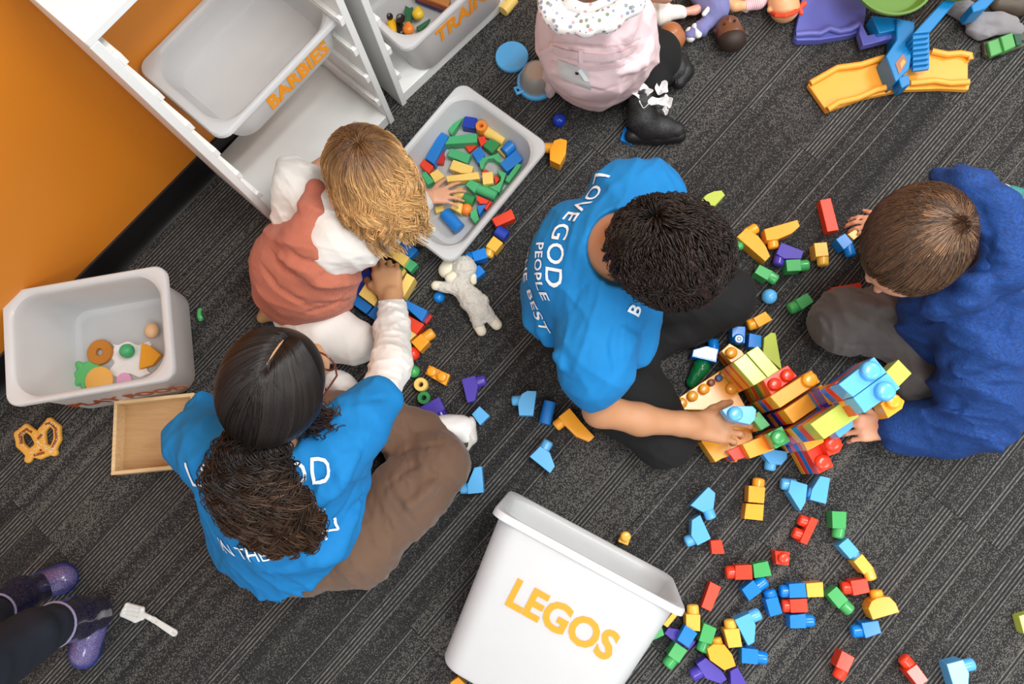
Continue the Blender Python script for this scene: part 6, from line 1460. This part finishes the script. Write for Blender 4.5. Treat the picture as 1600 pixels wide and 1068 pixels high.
# grey plush and green car
S = SDF(.003)
S.chain([J(1490, 5, .03, 14), J(1515, 20, .03, 13), J(1524, 42, .03, 11), J(1532, 52, .025, 10)], .01); S.chain([J(1530, 32, .04, 12), J(1560, 32, .045, 12), J(1580, 36, .04, 10)], .01); S.chain([J(1540, 50, .035, 8), J(1562, 44, .04, 9), J(1590, 46, .03, 9)], .008)
S.post.append(folds(.004, 45, (.3, 1, .2), 131)); o = S.build('plush_blanket', cloth('grey_plush', '#8f8d90', '#7b797c', 1.0, 300, .6, .3), None, 1, org=P(1540, 30)); tag(o, 'crumpled grey plush cloth at the top right beside the green car', 'soft toy')
S = SDF(.003); S.chain([J(1560, 5, .05, 14), J(1590, 8, .05, 16), J(1620, 0, .05, 18)], .015); o = S.build('toy_animal', plastic('brown_toy', '#4a4033', .5), None, 1, org=P(1590, 5)); tag(o, 'dark brown toy animal in the top right corner', 'toy')
e = empty('toy_car', P(1568, 68), 'green toy car in the top right corner', 'toy vehicle')
G2 = plastic('car_green', '#4f9a50', .4); slab('chassis', [(1537, 66), (1586, 47), (1600, 50), (1604, 70), (1548, 90), (1539, 84)], .008, .022, plastic('car_grey', '#50503f', .6), e, .002)
slab('hood', [(1543, 65), (1563, 58), (1570, 80), (1549, 88)], .022, .036, G2, e, .003); slab('roof', [(1563, 57), (1582, 50), (1588, 72), (1570, 80)], .022, .044, G2, e, .003)
for x, y in ((1552, 60), (1590, 47), (1556, 88), (1596, 68)):
    m = MB(); c = P(x, y, .012); ax = (P(1590, 80, 0)-P(1583, 50, 0)).normalized(); m.lathe([(.006, -.005), (.0115, -.004), (.0115, .004), (.006, .005)], c, ax, 16); build('wheel', m, plastic('tyre', '#1a1a1a', .6), e)
slab('windscreen', [(1583, 50), (1592, 48), (1598, 68), (1589, 71)], .022, .034, plastic('car_glass', '#2f5a48', .15), e, .002)

# ================================================================= THE BUILT VEHICLE
e = empty('brick_vehicle', P(1180, 660), 'tall vehicle built of many coloured bricks between the two boys', 'toy construction')
def stack(poly, ztop, layers, up=(), zbot=None):
    z = ztop; first = None
    for i, (th, col) in enumerate(layers):
        top = [P(x, y, ztop) for x, y in poly]; m = MB(); m.prism([Vector((p.x, p.y, z)) for p in top], [Vector((p.x, p.y, z-th+.0006)) for p in top]); o = build('brick', m, pm(col), e, .0016)
        if i == 0: first = o
        z -= th
    for (x, y, r) in up:
        A = P(x, y, ztop+.016); A.z = ztop; s = MB(); s.lathe(dome(r/PPM(x, y, ztop+.016), .018), A, (0, 0, 1), 24); build('stud', s, pm(layers[0][1]), first)
    return first
L = 'lightblue'
# wagon base
stack([(1056, 632), (1062, 620), (1126, 578), (1140, 590), (1168, 640), (1178, 690), (1150, 722), (1140, 712), (1128, 716), (1118, 722), (1096, 690), (1100, 640), (1062, 640)], .062, [(.02, 'orange'), (.038, 'orange')], up=[(1066, 629, 8.5), (1083, 618, 8.5), (1101, 607, 8.5), (1144, 606, 9)])
for x, y, c_ in ((1112, 597, '#8a4a2a'), (1124, 590, '#4a5f9a'), (1131, 584, '#d98f3a')):
    A = P(x, y, .075); A.z = .062; s = MB(); s.lathe([(.009, 0), (.009, .012), (.007, .015), (.003, .016)], A, (0, 0, 1), 20); build('passenger_peg', s, plastic('peg_'+c_[1:], c_, .35), e)
stack([(1127, 548), (1140, 536), (1160, 548), (1164, 556), (1148, 566), (1142, 566)], .075, [(.035, 'orange'), (.02, 'red'), (.018, 'orange')], up=[(1144, 550, 9)])
stack([(1194, 527), (1205, 519), (1212, 520), (1222, 578), (1192, 552)], .05, [(.045, 'lime')])
LAY = [(.035, 'lime'), (.02, 'red'), (.035, 'orange'), (.02, 'red'), (.03, 'orange'), (.025, 'olive'), (.03, 'orange')]
stack([(1146, 566), (1165, 552), (1199, 590), (1178, 602)], .215, LAY); stack([(1166, 551), (1184, 540), (1218, 578), (1200, 589.5)], .215, LAY)
stack([(1191, 592), (1231, 570), (1246, 587), (1205, 617)], .20, [(.035, 'red'), (.025, 'orange'), (.035, 'green'), (.025, 'red'), (.03, 'olive'), (.045, 'orange')], up=[(1212, 599, 10), (1232, 585, 10)])
stack([(1203, 619), (1268, 578), (1282, 596), (1219, 637)], .235, [(.05, 'orange'), (.03, 'red'), (.035, 'blue'), (.03, 'orange'), (.035, 'green'), (.05, 'red')], up=[(1267, 592, 12)])
stack([(1224, 640), (1284, 600), (1297, 622), (1240, 661)], .225, [(.05, 'orange'), (.025, 'red'), (.035, 'deepblue'), (.03, 'orange'), (.035, 'purple'), (.045, 'red')], up=[(1284, 613, 10)])
stack([(1199, 677), (1222, 665), (1235, 689), (1212, 701)], .185, [(.035, 'green'), (.02, 'red'), (.035, 'orange'), (.02, 'red'), (.03, 'blue'), (.03, 'green'), (.01, 'red')], up=[(1218, 683, 12)])
stack([(1160, 694), (1198, 678), (1211, 702), (1172, 716)], .12, [(.035, 'orange'), (.02, 'red'), (.03, 'blue'), (.03, 'green')])
stack([(1136, 704), (1160, 694), (1170, 712), (1148, 720)], .09, [(.022, 'red'), (.03, 'blue'), (.03, 'red')])
stack([(1172, 650), (1186, 642), (1204, 664), (1190, 672)], .15, [(.04, 'green'), (.03, 'orange'), (.035, 'red'), (.035, 'olive')])
stack([(1240, 664), (1275, 645), (1288, 690), (1262, 704)], .19, [(.03, 'orange'), (.02, 'red'), (.03, 'blue'), (.03, 'red'), (.03, 'purple'), (.04, 'orange')])
stack([(1258, 700), (1284, 688), (1303, 728), (1280, 740)], .14, [(.04, 'red'), (.03, 'blue'), (.03, 'red'), (.03, 'orange')], up=[(1288, 722, 13)])
stack([(1280, 684), (1296, 676), (1318, 694), (1312, 706), (1296, 712)], .17, [(.04, 'red'), (.04, 'purple'), (.04, 'red'), (.04, 'blue')], up=[(1303, 692, 13.5)])
# high front
stack([(1285, 607), (1310, 594), (1325, 618), (1302, 634)], .32, [(.05, 'deepblue'), (.03, 'red'), (.04, 'blue'), (.04, 'orange'), (.05, 'red'), (.05, 'blue'), (.05, 'orange')])
stack([(1304, 597), (1311, 594), (1346, 645), (1338, 649)], .40, [(.05, 'red'), (.05, 'orange'), (.05, 'deepblue')])
stack([(1266, 662), (1322, 624), (1343, 650), (1288, 686)], .36, [(.055, 'lime'), (.04, 'red'), (.04, 'blue'), (.04, 'orange'), (.04, 'red'), (.04, 'purple'), (.05, 'blue')])
stack([(1310, 600), (1366, 557), (1386, 581), (1333, 620)], .44, [(.055, L), (.03, 'red'), (.03, 'blue')], up=[(1363, 578, 16)])
stack([(1333, 621), (1387, 582), (1407, 606), (1351, 645)], .44, [(.055, L), (.03, 'orange'), (.03, 'blue')], up=[(1386, 610, 16)])
stack([(1384, 581), (1404, 561), (1425, 583), (1404, 604)], .40, [(.05, 'lime')])
stack([(1376, 630), (1396, 612), (1414, 626), (1410, 638), (1388, 653)], .36, [(.045, 'orange')], up=[(1398, 626, 12)])
stack([(1302, 672), (1334, 652), (1332, 668), (1312, 684)], .26, [(.05, L)])
# brick in the boy's hand
brick('light blue rounded brick gripped in the boys hand', 'lightblue', [(1128, 640), (1140, 634), (1176, 634), (1182, 640), (1180, 655), (1172, 663), (1140, 656)], z0=.20, z1=.235, up=[(1150, 646, 12)])
